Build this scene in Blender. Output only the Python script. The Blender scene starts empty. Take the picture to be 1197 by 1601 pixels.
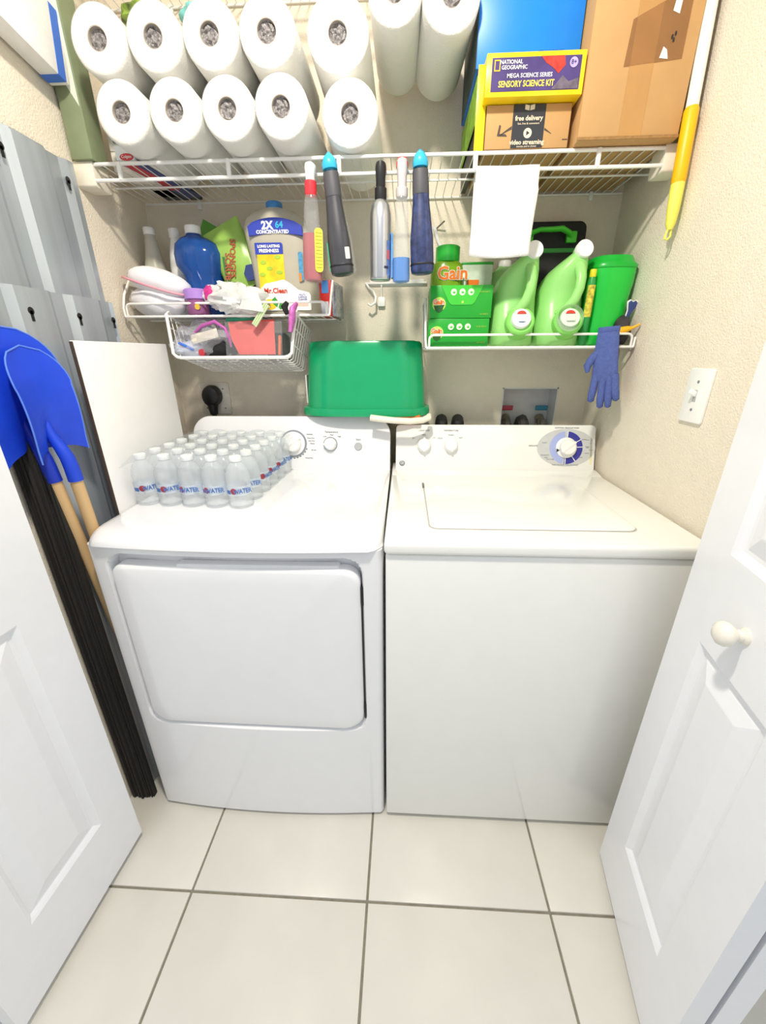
import bpy, bmesh, math, random
from mathutils import Vector, Matrix, Euler, noise
R = math.radians
PI = math.pi
rnd = random.Random(7)
sc = bpy.context.scene
C = sc.collection

# ------------------------------------------------------------------ camera
cam_d = bpy.data.cameras.new('camera')
cam_d.sensor_fit = 'HORIZONTAL'
cam_d.sensor_width = 36.0
cam_d.lens = 36.0 * 619.13 / 1197.0
cam_d.clip_start = 0.02
cam = bpy.data.objects.new('camera', cam_d)
C.objects.link(cam)
yaw, pit, rol = 0.0514, 0.3805, -0.0055
fw = Vector((-math.sin(yaw) * math.cos(pit), math.cos(yaw) * math.cos(pit), -math.sin(pit)))
rt0 = Vector((math.cos(yaw), math.sin(yaw), 0))
up0 = rt0.cross(fw)
rt = math.cos(rol) * rt0 + math.sin(rol) * up0
up = -math.sin(rol) * rt0 + math.cos(rol) * up0
cam.matrix_world = Matrix(((rt.x, up.x, -fw.x, 0.0386), (rt.y, up.y, -fw.y, -0.7632),
                           (rt.z, up.z, -fw.z, 1.2935), (0, 0, 0, 1)))
sc.camera = cam

# ------------------------------------------------------------------ light
w = bpy.data.worlds.new('world')
sc.world = w
w.use_nodes = True
bg = w.node_tree.nodes['Background']
bg.inputs['Color'].default_value = (0.88, 0.94, 1.0, 1)
bg.inputs['Strength'].default_value = 0.50
def area(name, loc, target, size, power, col):
    d = bpy.data.lights.new(name, 'AREA')
    d.shape = 'DISK'; d.size = size; d.energy = power; d.color = col
    o = bpy.data.objects.new(name, d); C.objects.link(o)
    o.location = loc
    o.rotation_euler = (Vector(target) - Vector(loc)).to_track_quat('-Z', 'Y').to_euler()
    return o
area('hall_ceiling_lamp', (-0.12, -0.46, 2.40), (0.0, 0.2, 1.0), 0.12, 15.5, (1.0, 0.93, 0.80))
sc.view_settings.view_transform = 'Standard'
sc.view_settings.look = 'None'
sc.view_settings.gamma = 1.0
sc.view_settings.exposure = 0.56
sc.view_settings.use_curve_mapping = False

# ------------------------------------------------------------------ materials
def lin(c):
    if isinstance(c, str):
        c = tuple(int(c[i:i + 2], 16) / 255 for i in (0, 2, 4))
    return tuple(x / 12.92 if x <= 0.04045 else ((x + 0.055) / 1.055) ** 2.4 for x in c)
MATS = {}
def mat(name, col, rough=0.5, metal=0.0, var=0.05, scale=25.0, bump=0.0, bscale=None, coat=0.0, trans=0.0, clear=0.0, emis=0.0, aniso=False, spec=0.5):
    """procedural principled material; clear = share of light passing straight through (thin film)"""
    if name in MATS: return MATS[name]
    m = bpy.data.materials.new(name); m.use_nodes = True
    nt = m.node_tree; n = nt.nodes; b = n['Principled BSDF']
    c = lin(col)
    tc = n.new('ShaderNodeTexCoord')
    no = n.new('ShaderNodeTexNoise'); no.inputs['Scale'].default_value = scale; no.inputs['Detail'].default_value = 4
    mp = n.new('ShaderNodeMapping')
    if aniso: mp.inputs['Scale'].default_value = (1, 1, 0.06)
    nt.links.new(tc.outputs['Object'], mp.inputs['Vector']); nt.links.new(mp.outputs['Vector'], no.inputs['Vector'])
    ra = n.new('ShaderNodeValToRGB')
    ra.color_ramp.elements[0].position = 0.3; ra.color_ramp.elements[1].position = 0.7
    ra.color_ramp.elements[0].color = tuple(max(0, x * (1 - var)) for x in c) + (1,)
    ra.color_ramp.elements[1].color = tuple(min(1, x * (1 + var)) for x in c) + (1,)
    nt.links.new(no.outputs['Fac'], ra.inputs['Fac'])
    nt.links.new(ra.outputs['Color'], b.inputs['Base Color'])
    b.inputs['Roughness'].default_value = rough
    b.inputs['Metallic'].default_value = metal
    b.inputs['Coat Weight'].default_value = coat
    b.inputs['Coat Roughness'].default_value = 0.06
    b.inputs['Transmission Weight'].default_value = trans
    b.inputs['Specular IOR Level'].default_value = spec
    if trans: b.inputs['IOR'].default_value = 1.3
    if bump:
        nb = n.new('ShaderNodeTexNoise'); nb.inputs['Scale'].default_value = bscale or scale * 4
        nb.inputs['Detail'].default_value = 3
        nt.links.new(tc.outputs['Object'], nb.inputs['Vector'])
        bp = n.new('ShaderNodeBump'); bp.inputs['Strength'].default_value = bump; bp.inputs['Distance'].default_value = 0.004
        nt.links.new(nb.outputs['Fac'], bp.inputs['Height']); nt.links.new(bp.outputs['Normal'], b.inputs['Normal'])
    if clear:
        tr = n.new('ShaderNodeBsdfTransparent'); tr.inputs['Color'].default_value = tuple(0.55 + 0.45 * x for x in c) + (1,)
        mx = n.new('ShaderNodeMixShader'); mx.inputs['Fac'].default_value = 1 - clear
        nt.links.new(tr.outputs[0], mx.inputs[1]); nt.links.new(b.outputs[0], mx.inputs[2])
        nt.links.new(mx.outputs[0], n['Material Output'].inputs['Surface'])
    MATS[name] = m
    return m
WALL = mat('wall_paint', 'ece2d0', 0.85, var=0.02, bump=0.55, bscale=260)
CEIL = mat('ceiling_paint', 'efece6', 0.9, var=0.02, bump=0.3, bscale=200)
DOOR = mat('door_gloss_white', 'f3f4f8', 0.32, var=0.012, coat=0.15)
APPL = mat('appliance_enamel', 'f1f1f3', 0.16, var=0.008, coat=0.35)
APPLW = mat('washer_enamel', 'f2f2ee', 0.17, var=0.008, coat=0.35)
CONS = mat('console_plastic', 'eeeef0', 0.25, var=0.01, coat=0.1)
WIRE = mat('vinyl_coated_wire', 'f4f2ee', 0.35, var=0.02)
GROUT = mat('grout', '8d8779', 0.9, var=0.15, scale=60)
def tile_mat():
    m = mat('floor_tile', 'e3dfd5', 0.3, var=0.035, scale=7, bump=0.12, bscale=30)
    return m
TILE = tile_mat()
GALV = mat('galvanised_steel', 'b8c0c8', 0.42, metal=0.5, var=0.22, scale=14, aniso=True)
DARK = mat('shaded_edge', '242220', 0.75, var=0.35, scale=50, aniso=True)  # near-black stands in for shade on the stacked panel edges
BLK = mat('black_plastic', '17171a', 0.45, var=0.15)
BLKS = mat('black_print', '222226', 0.6)
GREY = mat('grey_print', '84868c', 0.6)
WHT = mat('white_plastic', 'f4f4f2', 0.35, var=0.02)
PAPER = mat('tissue_paper', 'f7f5f0', 0.95, var=0.02, bump=0.35, bscale=220)
CARD = mat('cardboard_core', 'b0a79c', 0.9)
FILM = mat('crumpled_film', 'cfcfd2', 0.15, var=0.3, scale=90, bump=0.9, bscale=120, clear=0.35)
WRAP = mat('shrink_wrap', 'eef3f6', 0.12, var=0.05, clear=0.85, bump=0.7, bscale=35)
BLUE = mat('blue_shovel_paint', '1a47d8', 0.45, var=0.06, bump=0.1, bscale=300)
WOOD = mat('ash_wood', 'd9b583', 0.6, var=0.14, scale=9, aniso=True)
BOARD = mat('white_board_face', 'f6f4f3', 0.6, var=0.01)
BOX = mat('corrugated_cardboard', 'c49a66', 0.8, var=0.05, scale=12)
BOXD = mat('cardboard_tape', 'b98b52', 0.3, var=0.05, coat=0.3)
BOXE = mat('cardboard_raw_edge', '9c7748', 0.9, var=0.2, scale=120)
GRN = mat('bucket_green', '0aa268', 0.28, var=0.03, coat=0.2)

# ------------------------------------------------------------------ mesh tools
class G:
    def __init__(s): s.V = []; s.F = []
    def add(s, V, F):
        k = len(s.V); s.V += [tuple(v) for v in V]; s.F += [tuple(i + k for i in f) for f in F]; return s
    def box(s, x0, x1, y0, y1, z0, z1):
        return s.add([(x0,y0,z0),(x1,y0,z0),(x1,y1,z0),(x0,y1,z0),(x0,y0,z1),(x1,y0,z1),(x1,y1,z1),(x0,y1,z1)],
                     [(0,3,2,1),(4,5,6,7),(0,1,5,4),(1,2,6,5),(2,3,7,6),(3,0,4,7)])
    def loft(s, rings, cap=(True, True), loop=False):
        n = len(rings[0]); V = [v for r in rings for v in r]; F = []
        m = len(rings)
        for i in range(m if loop else m - 1):
            a = i * n; b = ((i + 1) % m) * n
            for j in range(n):
                k = (j + 1) % n
                F.append((a + j, a + k, b + k, b + j))
        if not loop:
            if cap[0]: F.append(tuple(range(n - 1, -1, -1)))
            if cap[1]: F.append(tuple((m - 1) * n + j for j in range(n)))
        return s.add(V, F)
    def tube(s, pts, r, n=8, closed=False, flat=1.0):
        P = [Vector(p) for p in pts]; m = len(P); rs = r if isinstance(r, (list, tuple)) else [r] * m
        rings = []; prev = None
        for i in range(m):
            if closed: t = P[(i + 1) % m] - P[i - 1]
            else: t = P[min(i + 1, m - 1)] - P[max(i - 1, 0)]
            t.normalize()
            if prev is None:
                a = Vector((0, 0, 1)) if abs(t.z) < 0.9 else Vector((1, 0, 0))
                u = t.cross(a).normalized()
            else:
                u = (prev - t * prev.dot(t)).normalized()
            prev = u; v = t.cross(u)
            rings.append([P[i] + (u * math.cos(2 * PI * j / n) + v * flat * math.sin(2 * PI * j / n)) * rs[i] for j in range(n)])
        return s.loft(rings, loop=closed)
    def lathe(s, prof, n=28, c=(0, 0, 0), cap=(True, True)):
        return s.loft([[(c[0] + r * math.cos(2 * PI * j / n), c[1] + r * math.sin(2 * PI * j / n), c[2] + z) for j in range(n)] for r, z in prof], cap)
    def prism(s, out, d0, d1, plane='xz'):
        f = {'xz': lambda a, b, d: (a, d, b), 'xy': lambda a, b, d: (a, b, d), 'yz': lambda a, b, d: (d, a, b)}[plane]
        return s.loft([[f(a, b, d0) for a, b in out], [f(a, b, d1) for a, b in out]])
    def xf(s, M):
        s.V = [tuple(M @ Vector(v)) for v in s.V]; return s
def sring(cx, cy, z, rx, ry, e=2.0, n=28, tilt=None):
    r = []
    for j in range(n):
        a = 2 * PI * j / n; c, d = math.cos(a), math.sin(a)
        x = math.copysign(abs(c) ** (2 / e), c) * rx; y = math.copysign(abs(d) ** (2 / e), d) * ry
        r.append((cx + x, cy + y, z))
    return r
def rrect(x0, x1, z0, z1, r, n=5):
    rr = r if isinstance(r, (list, tuple)) else [r] * 4   # bl, br, tr, tl
    o = []
    for (cx, cz, a0, q) in ((x0 + rr[0], z0 + rr[0], 180, rr[0]), (x1 - rr[1], z0 + rr[1], 270, rr[1]), (x1 - rr[2], z1 - rr[2], 0, rr[2]), (x0 + rr[3], z1 - rr[3], 90, rr[3])):
        for i in range(n + 1):
            a = R(a0 + 90 * i / n); o.append((cx + q * math.cos(a), cz + q * math.sin(a)))
    return o
def circ(cx, cz, rx, rz=None, n=28):
    rz = rz or rx
    return [(cx + rx * math.cos(2 * PI * i / n), cz + rz * math.sin(2 * PI * i / n)) for i in range(n)]
def mesh(name, g, material, bevel=0.0, smooth=38, seg=2):
    me = bpy.data.meshes.new(name)
    me.from_pydata(g.V, [], g.F); me.update()
    bm = bmesh.new(); bm.from_mesh(me)
    bmesh.ops.recalc_face_normals(bm, faces=bm.faces)
    if bevel:
        ed = [e for e in bm.edges if len(e.link_faces) == 2 and e.calc_face_angle(0) > R(30)]
        bmesh.ops.bevel(bm, geom=ed, offset=bevel, segments=seg, affect='EDGES', profile=0.5, clamp_overlap=True)
    bm.to_mesh(me); bm.free()
    me.materials.append(material)
    if smooth:
        me.shade_smooth(); me.set_sharp_from_angle(angle=R(smooth))
    return me
def obj(name, g, material, parent=None, loc=None, rot=None, bevel=0.0, smooth=38, label=None, cat=None, group=None, kind=None, seg=2):
    me = g if isinstance(g, bpy.types.Mesh) else mesh(name, g, material, bevel, smooth, seg)
    o = bpy.data.objects.new(name, me); C.objects.link(o)
    if parent: o.parent = parent
    if loc: o.location = loc
    if rot: o.rotation_euler = rot
    tag(o, label, cat, group, kind)
    return o
def tag(o, label=None, cat=None, group=None, kind=None):
    if label: o['label'] = label
    if cat: o['category'] = cat
    if group: o['group'] = group
    if kind: o['kind'] = kind
    return o
def thing(name, label, cat, loc=(0, 0, 0), rot=(0, 0, 0), group=None, kind=None):
    o = bpy.data.objects.new(name, None); C.objects.link(o)
    o.empty_display_size = 0.05
    o.location = loc; o.rotation_euler = rot
    return tag(o, label, cat, group, kind)
def text(parent, s, size, loc, material, rot=(PI / 2, 0, 0), name='lettering', sx=1.0, align='CENTER', bold=0.0, arc=None):
    cu = bpy.data.curves.new('t', 'FONT'); cu.body = s; cu.size = size; cu.align_x = align; cu.align_y = 'CENTER'
    cu.extrude = 0.0003; cu.resolution_u = 2; cu.offset = bold
    t = bpy.data.objects.new('t', cu); C.objects.link(t)
    me = bpy.data.meshes.new_from_object(t.evaluated_get(bpy.context.evaluated_depsgraph_get()))
    bpy.data.objects.remove(t); bpy.data.curves.remove(cu)
    me.materials.clear(); me.materials.append(material)
    o = bpy.data.objects.new(name, me); C.objects.link(o); o.parent = parent
    o.location = loc; o.rotation_euler = rot; o.scale = (sx, 1, 1)
    return o
def decal(parent, name, out, y, material, plane='xz', t=0.0006, label=None):
    """thin printed patch standing proud of a face that looks towards -y"""
    return obj(name, G().prism(out, y - t, y, plane), material, parent, smooth=0, label=label)
def copy_tree(o, parent=None):
    c = o.copy(); C.objects.link(c); c.parent = parent
    for ch in list(o.children): copy_tree(ch, c)
    return c
def blob(c, rx, ry, rz, seed=0, amp=0.2, f=2.0, nu=28, nv=18, flat=None):
    g = G(); rings = []
    off = Vector((seed * 7.1, seed * 3.3, seed * 1.7))
    for i in range(1, nv):
        th = PI * i / nv; ring = []
        for j in range(nu):
            ph = 2 * PI * j / nu
            d = Vector((math.sin(th) * math.cos(ph), math.sin(th) * math.sin(ph), -math.cos(th)))
            k = 1 + amp * (noise.noise(d * f + off) * 1.2 + 0.6 * abs(noise.noise(d * f * 2.7 + off)))
            z = d.z * rz * k
            if flat is not None: z = max(z, flat)
            ring.append((c[0] + d.x * rx * k, c[1] + d.y * ry * k, c[2] + z))
        rings.append(ring)
    return g.loft(rings)

# ================================================================== THE SETTING
XL, XR, YB = -0.802, 0.697, 0.75
SH = 1.745                                     # top of the long wire shelf
fl = obj('floor', G().box(-1.9, 1.9, -2.4, 1.0, -0.05, -0.004), GROUT, kind='structure', smooth=0)
T = 0.4562; tx0, ty0 = -0.4924, -0.1992
tile_me = mesh('tile', G().box(0.003, T - 0.003, 0.003, T - 0.003, -0.02, 0.0), TILE, bevel=0.0015)
for i in range(-3, 5):
    for j in range(-5, 3):
        x, y = tx0 + (i) * T, ty0 + j * T
        if x + T < -1.9 or x > 1.9 or y > 0.8: continue
        obj('tile', tile_me, None, fl, loc=(x, y, rnd.uniform(-0.0006, 0.0004)))
# back wall with the opening of the washer outlet box
ox0, ox1, oz0, oz1 = 0.397, 0.594, 0.93, 1.177
wb = G()
wb.box(XL - 0.1, ox0, YB, YB + 0.1, 0, 2.44).box(ox1, XR + 0.1, YB, YB + 0.1, 0, 2.44)
wb.box(ox0, ox1, YB, YB + 0.1, 0, oz0).box(ox0, ox1, YB, YB + 0.1, oz1, 2.44)
obj('wall_back', wb, WALL, kind='structure', smooth=0)
obj('wall_left', G().box(XL - 0.1, XL, -0.05, YB, 0, 2.44).box(-1.9, XL, -0.15, -0.05, 0, 2.44), WALL, kind='structure', smooth=0)
obj('wall_right', G().box(XR, XR + 0.1, -0.05, YB, 0, 2.44).box(XR, 1.9, -0.15, -0.05, 0, 2.44), WALL, kind='structure', smooth=0)
obj('ceiling', G().box(XL - 0.1, XR + 0.1, -0.05, YB + 0.1, 2.44, 2.5), CEIL, kind='structure', smooth=0)

# ---- bifold doors
def leaf_geo(wd, h, pans, th=0.032, st=0.088):
    g = G()
    zs = [0.0]
    for a, b in pans: zs += [a, b]
    zs.append(h)
    xs = [0, st, wd - st, wd]
    def quad(x0, x1, z0, z1, y=0.0): g.add([(x0, y, z0), (x1, y, z0), (x1, y, z1), (x0, y, z1)], [(0, 1, 2, 3)])
    for i in range(len(zs) - 1):
        quad(xs[0], xs[1], zs[i], zs[i + 1]); quad(xs[2], xs[3], zs[i], zs[i + 1])
        if (zs[i], zs[i + 1]) not in [tuple(p) for p in pans]: quad(xs[1], xs[2], zs[i], zs[i + 1])
    for a, b in pans:
        rings = []
        for ins, dep in ((0, 0), (0.006, 0.004), (0.012, 0.0095), (0.019, 0.0095), (0.024, 0.0075), (0.050, 0.0005), (0.053, 0.0)):
            x0, x1, z0, z1 = xs[1] + ins, xs[2] - ins, a + ins, b - ins
            rings.append([(x0, dep, z0), (x1, dep, z0), (x1, dep, z1), (x0, dep, z1)])
        g.loft(rings, cap=(False, True))
    g.add([(0, 0, 0), (wd, 0, 0), (wd, 0, h), (0, 0, h), (0, th, 0), (wd, th, 0), (wd, th, h), (0, th, h)],
          [(4, 7, 6, 5), (0, 4, 5, 1), (1, 5, 6, 2), (2, 6, 7, 3), (3, 7, 4, 0)])
    return g
PANS = [(0.185, 0.79), (0.965, 1.88)]
leaf_me = mesh('leaf', leaf_geo(0.366, 2.0, PANS), DOOR, smooth=0)
knob_g = G().lathe([(0.0135, 0), (0.013, 0.003), (0.0095, 0.006), (0.009, 0.012), (0.014, 0.018), (0.0185, 0.024), (0.0195, 0.030), (0.017, 0.0365), (0.010, 0.041), (0.002, 0.0425)], 28)
knob_me = mesh('knob', knob_g, mat('knob_ceramic', 'efe9de', 0.25, coat=0.3))
screw_m = mat('zinc_screw', '9b9b98', 0.35, metal=0.9)
d1 = thing('door_1', 'white raised-panel bifold door folded open beside the shovels', None, (-0.716, -0.447, 0.02), (0, 0, math.atan2(0.365, 0.020)), kind='structure')
obj('leaf', leaf_me, None, d1)
obj('leaf', leaf_me, None, d1, loc=(0.366, 0.072, 0), rot=(0, 0, PI))
obj('knob', knob_me, None, d1, loc=(0.185, 0, 0.873), rot=(PI / 2, 0, 0))
d2 = thing('door_2', 'white raised-panel bifold door with round knob folded open beside the washer', None, (0.593, -0.072, 0.02), (0, 0, math.atan2(-0.36, -0.065)), kind='structure')
obj('leaf', leaf_me, None, d2)
obj('leaf', leaf_me, None, d2, loc=(0.366, 0.074, 0), rot=(0, 0, PI + R(-2.5)))
obj('knob', knob_me, None, d2, loc=(0.181, 0, 0.873), rot=(PI / 2, 0, 0))

# ================================================================== DRYER
DX0, DX1 = -0.683, -0.004
dr = thing('clothes_dryer', 'white front-loading clothes dryer with rounded top, on the left', 'dryer', (-0.3435, 0.30, 0.0))
ol = Vector((-0.3435, 0.30, 0.0))
def loc_(g): return g.xf(Matrix.Translation(-ol))
def sstep(a, b, x):
    t = min(1, max(0, (x - a) / (b - a))); return t * t * (3 - 2 * t)
def bow(x):
    u = (x - DX0) / (DX1 - DX0)
    return 0.010 - 0.017 * (1 - (2 * u - 1.05) ** 2) if u < 0.9 else 0.010 - 0.017 * (1 - (0.75) ** 2) + 0.004 * (u - 0.9) / 0.1
def sdrr(x, z, x0, x1, z0, z1, r):
    dx = abs(x - (x0 + x1) / 2) - (x1 - x0) / 2 + r; dz = abs(z - (z0 + z1) / 2) - (z1 - z0) / 2 + r
    return math.hypot(max(dx, 0), max(dz, 0)) + min(max(dx, dz), 0) - r
RX0, RX1, RZ0, RZ1 = -0.643, -0.046, 0.353, 0.877
def front_y(x, z):
    y = bow(x)
    e = min(x - DX0, DX1 - x)
    if e < 0.012: y += 0.010 * (1 - e / 0.012) ** 2
    s = sdrr(x, z, RX0, RX1, RZ0, RZ1, 0.05)
    y += 0.034 * sstep(0.0, -0.010, s)
    return y
def steps(a, b, n, extra):
    s = [a + (b - a) * i / n for i in range(n + 1)] + extra
    return sorted(set(round(v, 5) for v in s))
ex = []
for c in (RX0, RX1): ex += [c + d for d in (-0.004, 0, 0.003, 0.006, 0.009, 0.012)] + [c - d for d in (0.003, 0.006, 0.009, 0.012)]
ez = []
for c in (RZ0, RZ1): ez += [c + d for d in (-0.012, -0.009, -0.006, -0.003, 0, 0.003, 0.006, 0.009, 0.012)]
XS = steps(DX0, DX1, 72, ex + [DX0 + 0.004, DX0 + 0.008, DX1 - 0.004, DX1 - 0.008]); ZS = steps(0.012, 0.893, 90, ez)
g = G(); nx, nz = len(XS), len(ZS)
V = [(x, front_y(x, z), z) for z in ZS for x in XS]
F = [(i + j * nx, i + 1 + j * nx, i + 1 + (j + 1) * nx, i + (j + 1) * nx) for j in range(nz - 1) for i in range(nx - 1)]
k = len(V)
V += [(DX0, 0.64, 0.012), (DX1, 0.64, 0.012), (DX1, 0.64, 0.893), (DX0, 0.64, 0.893)]
F += [tuple([k] + [j * nx for j in range(nz)] + [k + 3]), tuple([k + 1] + [nx - 1 + j * nx for j in range(nz)] + [k + 2]),
      (k, k + 1, k + 2, k + 3), tuple([k] + list(range(nx)) + [k + 1]), tuple([k + 3] + [(nz - 1) * nx + i for i in range(nx)] + [k + 2])]
g.add(V, F)
obj('cabinet', loc_(g), APPL, dr, smooth=50)
# door slab with bowed front
def slab(out, yf, th, rnd_=0.008):
    """outline (x,z) -> slab whose front follows yf(x) with a rounded rim"""
    cx = sum(p[0] for p in out) / len(out); cz = sum(p[1] for p in out) / len(out)
    rings = []
    def ring(ins, dy):
        r = []
        for x, z in out:
            k = 1 - ins / 0.25
            xx, zz = cx + (x - cx) * (1 - ins / 0.29), cz + (z - cz) * (1 - ins / 0.243)
            r.append((xx, yf(xx) + dy, zz))
        return r
    rings.append(ring(0, th))
    for a in (0, 30, 60, 90):
        rings.append(ring(rnd_ * (1 - math.cos(R(a))), rnd_ * (1 - math.sin(R(a)))))
    for k in (0.04, 0.08, 0.13, 0.18, 0.225): rings.append(ring(k, 0))
    return G().loft(rings)
DD = slab(rrect(-0.634, -0.0535, 0.361, 0.846, [0.045, 0.05, 0.04, 0.03], 8), lambda x: bow(x) - 0.0045, 0.034, 0.010)
dd = obj('door', loc_(DD), APPL, dr, smooth=50)
obj('handle_lip', loc_(slab(rrect(-0.475, -0.10, 0.80, 0.852, 0.006, 3), lambda x: bow(x) + 0.0085, 0.02, 0.004)), APPL, dd, smooth=50)
for hz in (0.775, 0.42):
    obj('hinge', loc_(G().box(-0.053, -0.046, 0.006, 0.02, hz - 0.025, hz + 0.025)), BLK, dd, bevel=0.001)
obj('hinge_gap', loc_(G().box(-0.0528, -0.0495, 0.012, 0.03, 0.41, 0.80)), BLK, dd)
# rounded top
def top_z(x, y):
    z = 0.925
    rf = 0.062
    yf = bow(x) - 0.010
    d = y - yf
    if d < rf: z -= 0.030 * (1 - math.sqrt(max(0, 1 - (1 - d / rf) ** 2)))
    e = min(x - DX0, DX1 - x); rs = 0.03
    if e < rs: z -= 0.022 * (1 - math.sqrt(max(0, 1 - (1 - e / rs) ** 2))) * (0.4 + 0.6 * sstep(0.35, 0.0, y))
    return max(z, 0.895)
XS = steps(DX0 - 0.001, DX1 + 0.001, 44, [DX0 + d for d in (0.001, 0.003, 0.006, 0.01)] + [DX1 - d for d in (0.001, 0.003, 0.006, 0.01)])
TS = [0, 0.002, 0.005, 0.01, 0.016, 0.024, 0.034, 0.045, 0.06, 0.08, 0.11, 0.16, 0.25, 0.35, 0.45, 0.55, 0.645]
g = G(); nx = len(XS)
V = []
for t in TS:
    for x in XS:
        c = 0.03 * max(0, 1 - min(x - DX0, DX1 - x) / 0.03) ** 2
        y = bow(x) - 0.010 + t + (c if t < 0.3 else 0) * (1 - t / 0.3)
        V.append((x, y, top_z(x, bow(x) - 0.010 + t)))
nt_ = len(TS)
F = [(i + j * nx, i + 1 + j * nx, i + 1 + (j + 1) * nx, i + (j + 1) * nx) for j in range(nt_ - 1) for i in range(nx - 1)]
k = len(V); V += [(v[0], v[1] + 0.004, 0.8945) for v in V[:nx]]
F += [(i, i + 1, k + i + 1, k + i) for i in range(nx - 1)]
g.add(V, F)
obj('top_panel', loc_(g), APPL, dr, smooth=60)
# console
a = math.atan2(0.055, 0.178)
cg = G().prism(rrect(-0.3395, 0.3395, 0.0, 0.186, [0.004, 0.004, 0.06, 0.06], 10), 0.0, 0.07, 'xz')
CM = Matrix.Translation((-0.3435, 0.532, 0.921)) @ Matrix.Rotation(-a, 4, 'X')
co = obj('console', cg, CONS, dr, bevel=0.010, smooth=50, seg=4)
co.matrix_local = Matrix.Translation(-ol) @ CM
obj('console_base', loc_(G().box(DX0, DX1, 0.53, 0.645, 0.90, 0.93)), CONS, dr, bevel=0.004)
def dial(parent, x, z, r0, r1, h, ang, m, ringm=None, lab=None):
    d = obj('dial', G().lathe([(r0, 0), (r0, 0.004), (r0 * 0.93, 0.006), (r1, 0.0065), (r1 * 0.96, h), (r1 * 0.85, h + 0.003), (0.002, h + 0.0035)], 32), m, parent, loc=(x, 0, z), rot=(PI / 2, 0, 0), label=lab)
    gb = G().box(-r1 * 0.16, r1 * 0.16, -r1 * 1.02, r1 * 1.05, h * 0.5, h + 0.005)
    obj('pointer', gb, m, d, rot=(0, 0, ang), bevel=0.001)
    if ringm: obj('ring', G().lathe([(r0 * 1.0, 0.0), (r0 * 1.16, 0.0), (r0 * 1.16, 0.0015), (r0 * 1.0, 0.0015)], 36), ringm, d)
    return d
CHR = mat('chrome_ring', 'b9bbc0', 0.2, metal=0.9)
dial(co, 0.010, 0.093, 0.040, 0.030, 0.020, R(-55), WHT, CHR)
dial(co, 0.137, 0.092, 0.021, 0.020, 0.016, R(95), WHT, CHR)
for i in range(9):
    an = R(-150 + i * 13)
    obj('scale_mark', G().box(-0.003, 0.003, -0.0006, 0, -0.0012, 0.0012), BLKS, co, loc=(0.010 + 0.049 * math.cos(an + R(25)), 0, 0.093 + 0.049 * math.sin(an + R(25))), rot=(0, -(an + R(115)), 0), smooth=0)
obj('start_button', G().lathe([(0.013, 0), (0.013, 0.003), (0.011, 0.005), (0.001, 0.005)], 24), mat('grey_button', 'b4b6ba', 0.4), co, loc=(0.232, 0, 0.085), rot=(PI / 2, 0, 0))
for s, x, z, q in (('Cotton', -0.052, 0.118, 'b'), ('Delicate', 0.066, 0.125, 0), ('More Dry', 0.070, 0.112, 0), ('Less Dry', 0.072, 0.103, 0), ('Damp', 0.075, 0.094, 0), ('Timed Dry', 0.064, 0.045, 0), ('20 min', 0.080, 0.072, 0), ('Temperature', 0.140, 0.133, 0), ('Low', 0.118, 0.118, 0), ('Med', 0.141, 0.123, 0), ('High', 0.167, 0.118, 0), ('Start', 0.232, 0.108, 0)):
    text(co, s, 0.0085 if s in ('Temperature', 'Start', 'Cotton') else 0.0062, (x, -0.0004, z), mat('blue_print', '2f4fb5', 0.6) if q == 'b' else BLKS)

# ================================================================== WASHER
WX0, WX1 = 0.004, 0.686
wa = thing('washing_machine', 'white top-loading washing machine with a blue-ringed dial, on the right', 'washing machine', (0.345, 0.30, 0.0))
ol = Vector((0.345, 0.30, 0.0))
obj('cabinet', loc_(G().box(WX0, WX1, 0.003, 0.64, 0.014, 0.887)), APPLW, wa, bevel=0.006, seg=3)
for fx in (0.04, 0.65):
    for fy in (0.05, 0.6): obj('foot', loc_(G().lathe([(0.02, 0), (0.02, 0.008), (0.01, 0.016)], 14, (fx, fy, 0))), BLK, wa)
top = obj('top_panel', loc_(G().box(WX0 - 0.003, WX1 + 0.003, -0.004, 0.645, 0.8885, 0.9185)), APPLW, wa, bevel=0.009, seg=4)
lid = obj('lid', loc_(G().prism(rrect(0.104, 0.573, 0.073, 0.405, [0.02, 0.026, 0.004, 0.004], 6), 0.9175, 0.9235, 'xy')), APPLW, wa, bevel=0.004, seg=3)
obj('lid_seam', loc_(G().prism(rrect(0.101, 0.576, 0.070, 0.408, [0.022, 0.028, 0.005, 0.005], 6), 0.9184, 0.9190, 'xy')), mat('seam_grey', 'b9b7b2', 0.7), wa, smooth=0)
obj('lid_hinge', loc_(G().box(0.099, 0.105, 0.37, 0.408, 0.919, 0.924)), mat('hinge_grey', '77756f', 0.5), wa, bevel=0.001)
obj('back_step', loc_(G().prism([(0.50, 0.9183), (0.548, 0.926), (0.645, 0.926), (0.645, 0.917)], WX0, WX1, 'yz')), APPLW, wa, bevel=0.003)
a = math.atan2(0.045, 0.147)
cg = G().prism(rrect(-0.331, 0.331, 0.0, 0.152, [0.003, 0.003, 0.014, 0.014], 5), 0.0, 0.06, 'xz')
CM = Matrix.Translation((0.346, 0.549, 0.925)) @ Matrix.Rotation(-a, 4, 'X')
wc = obj('console', cg, APPLW, wa, bevel=0.006, seg=3)
wc.matrix_local = Matrix.Translation(-ol) @ CM
dial(wc, -0.236, 0.083, 0.0245, 0.022, 0.018, R(0), WHT)
dial(wc, -0.146, 0.083, 0.0245, 0.022, 0.018, R(8), WHT)
decal(wc, 'oval_panel', circ(0.236, 0.077, 0.095, 0.062, 40), -0.0, mat('oval_grey', 'c9cbcb', 0.5))
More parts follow.
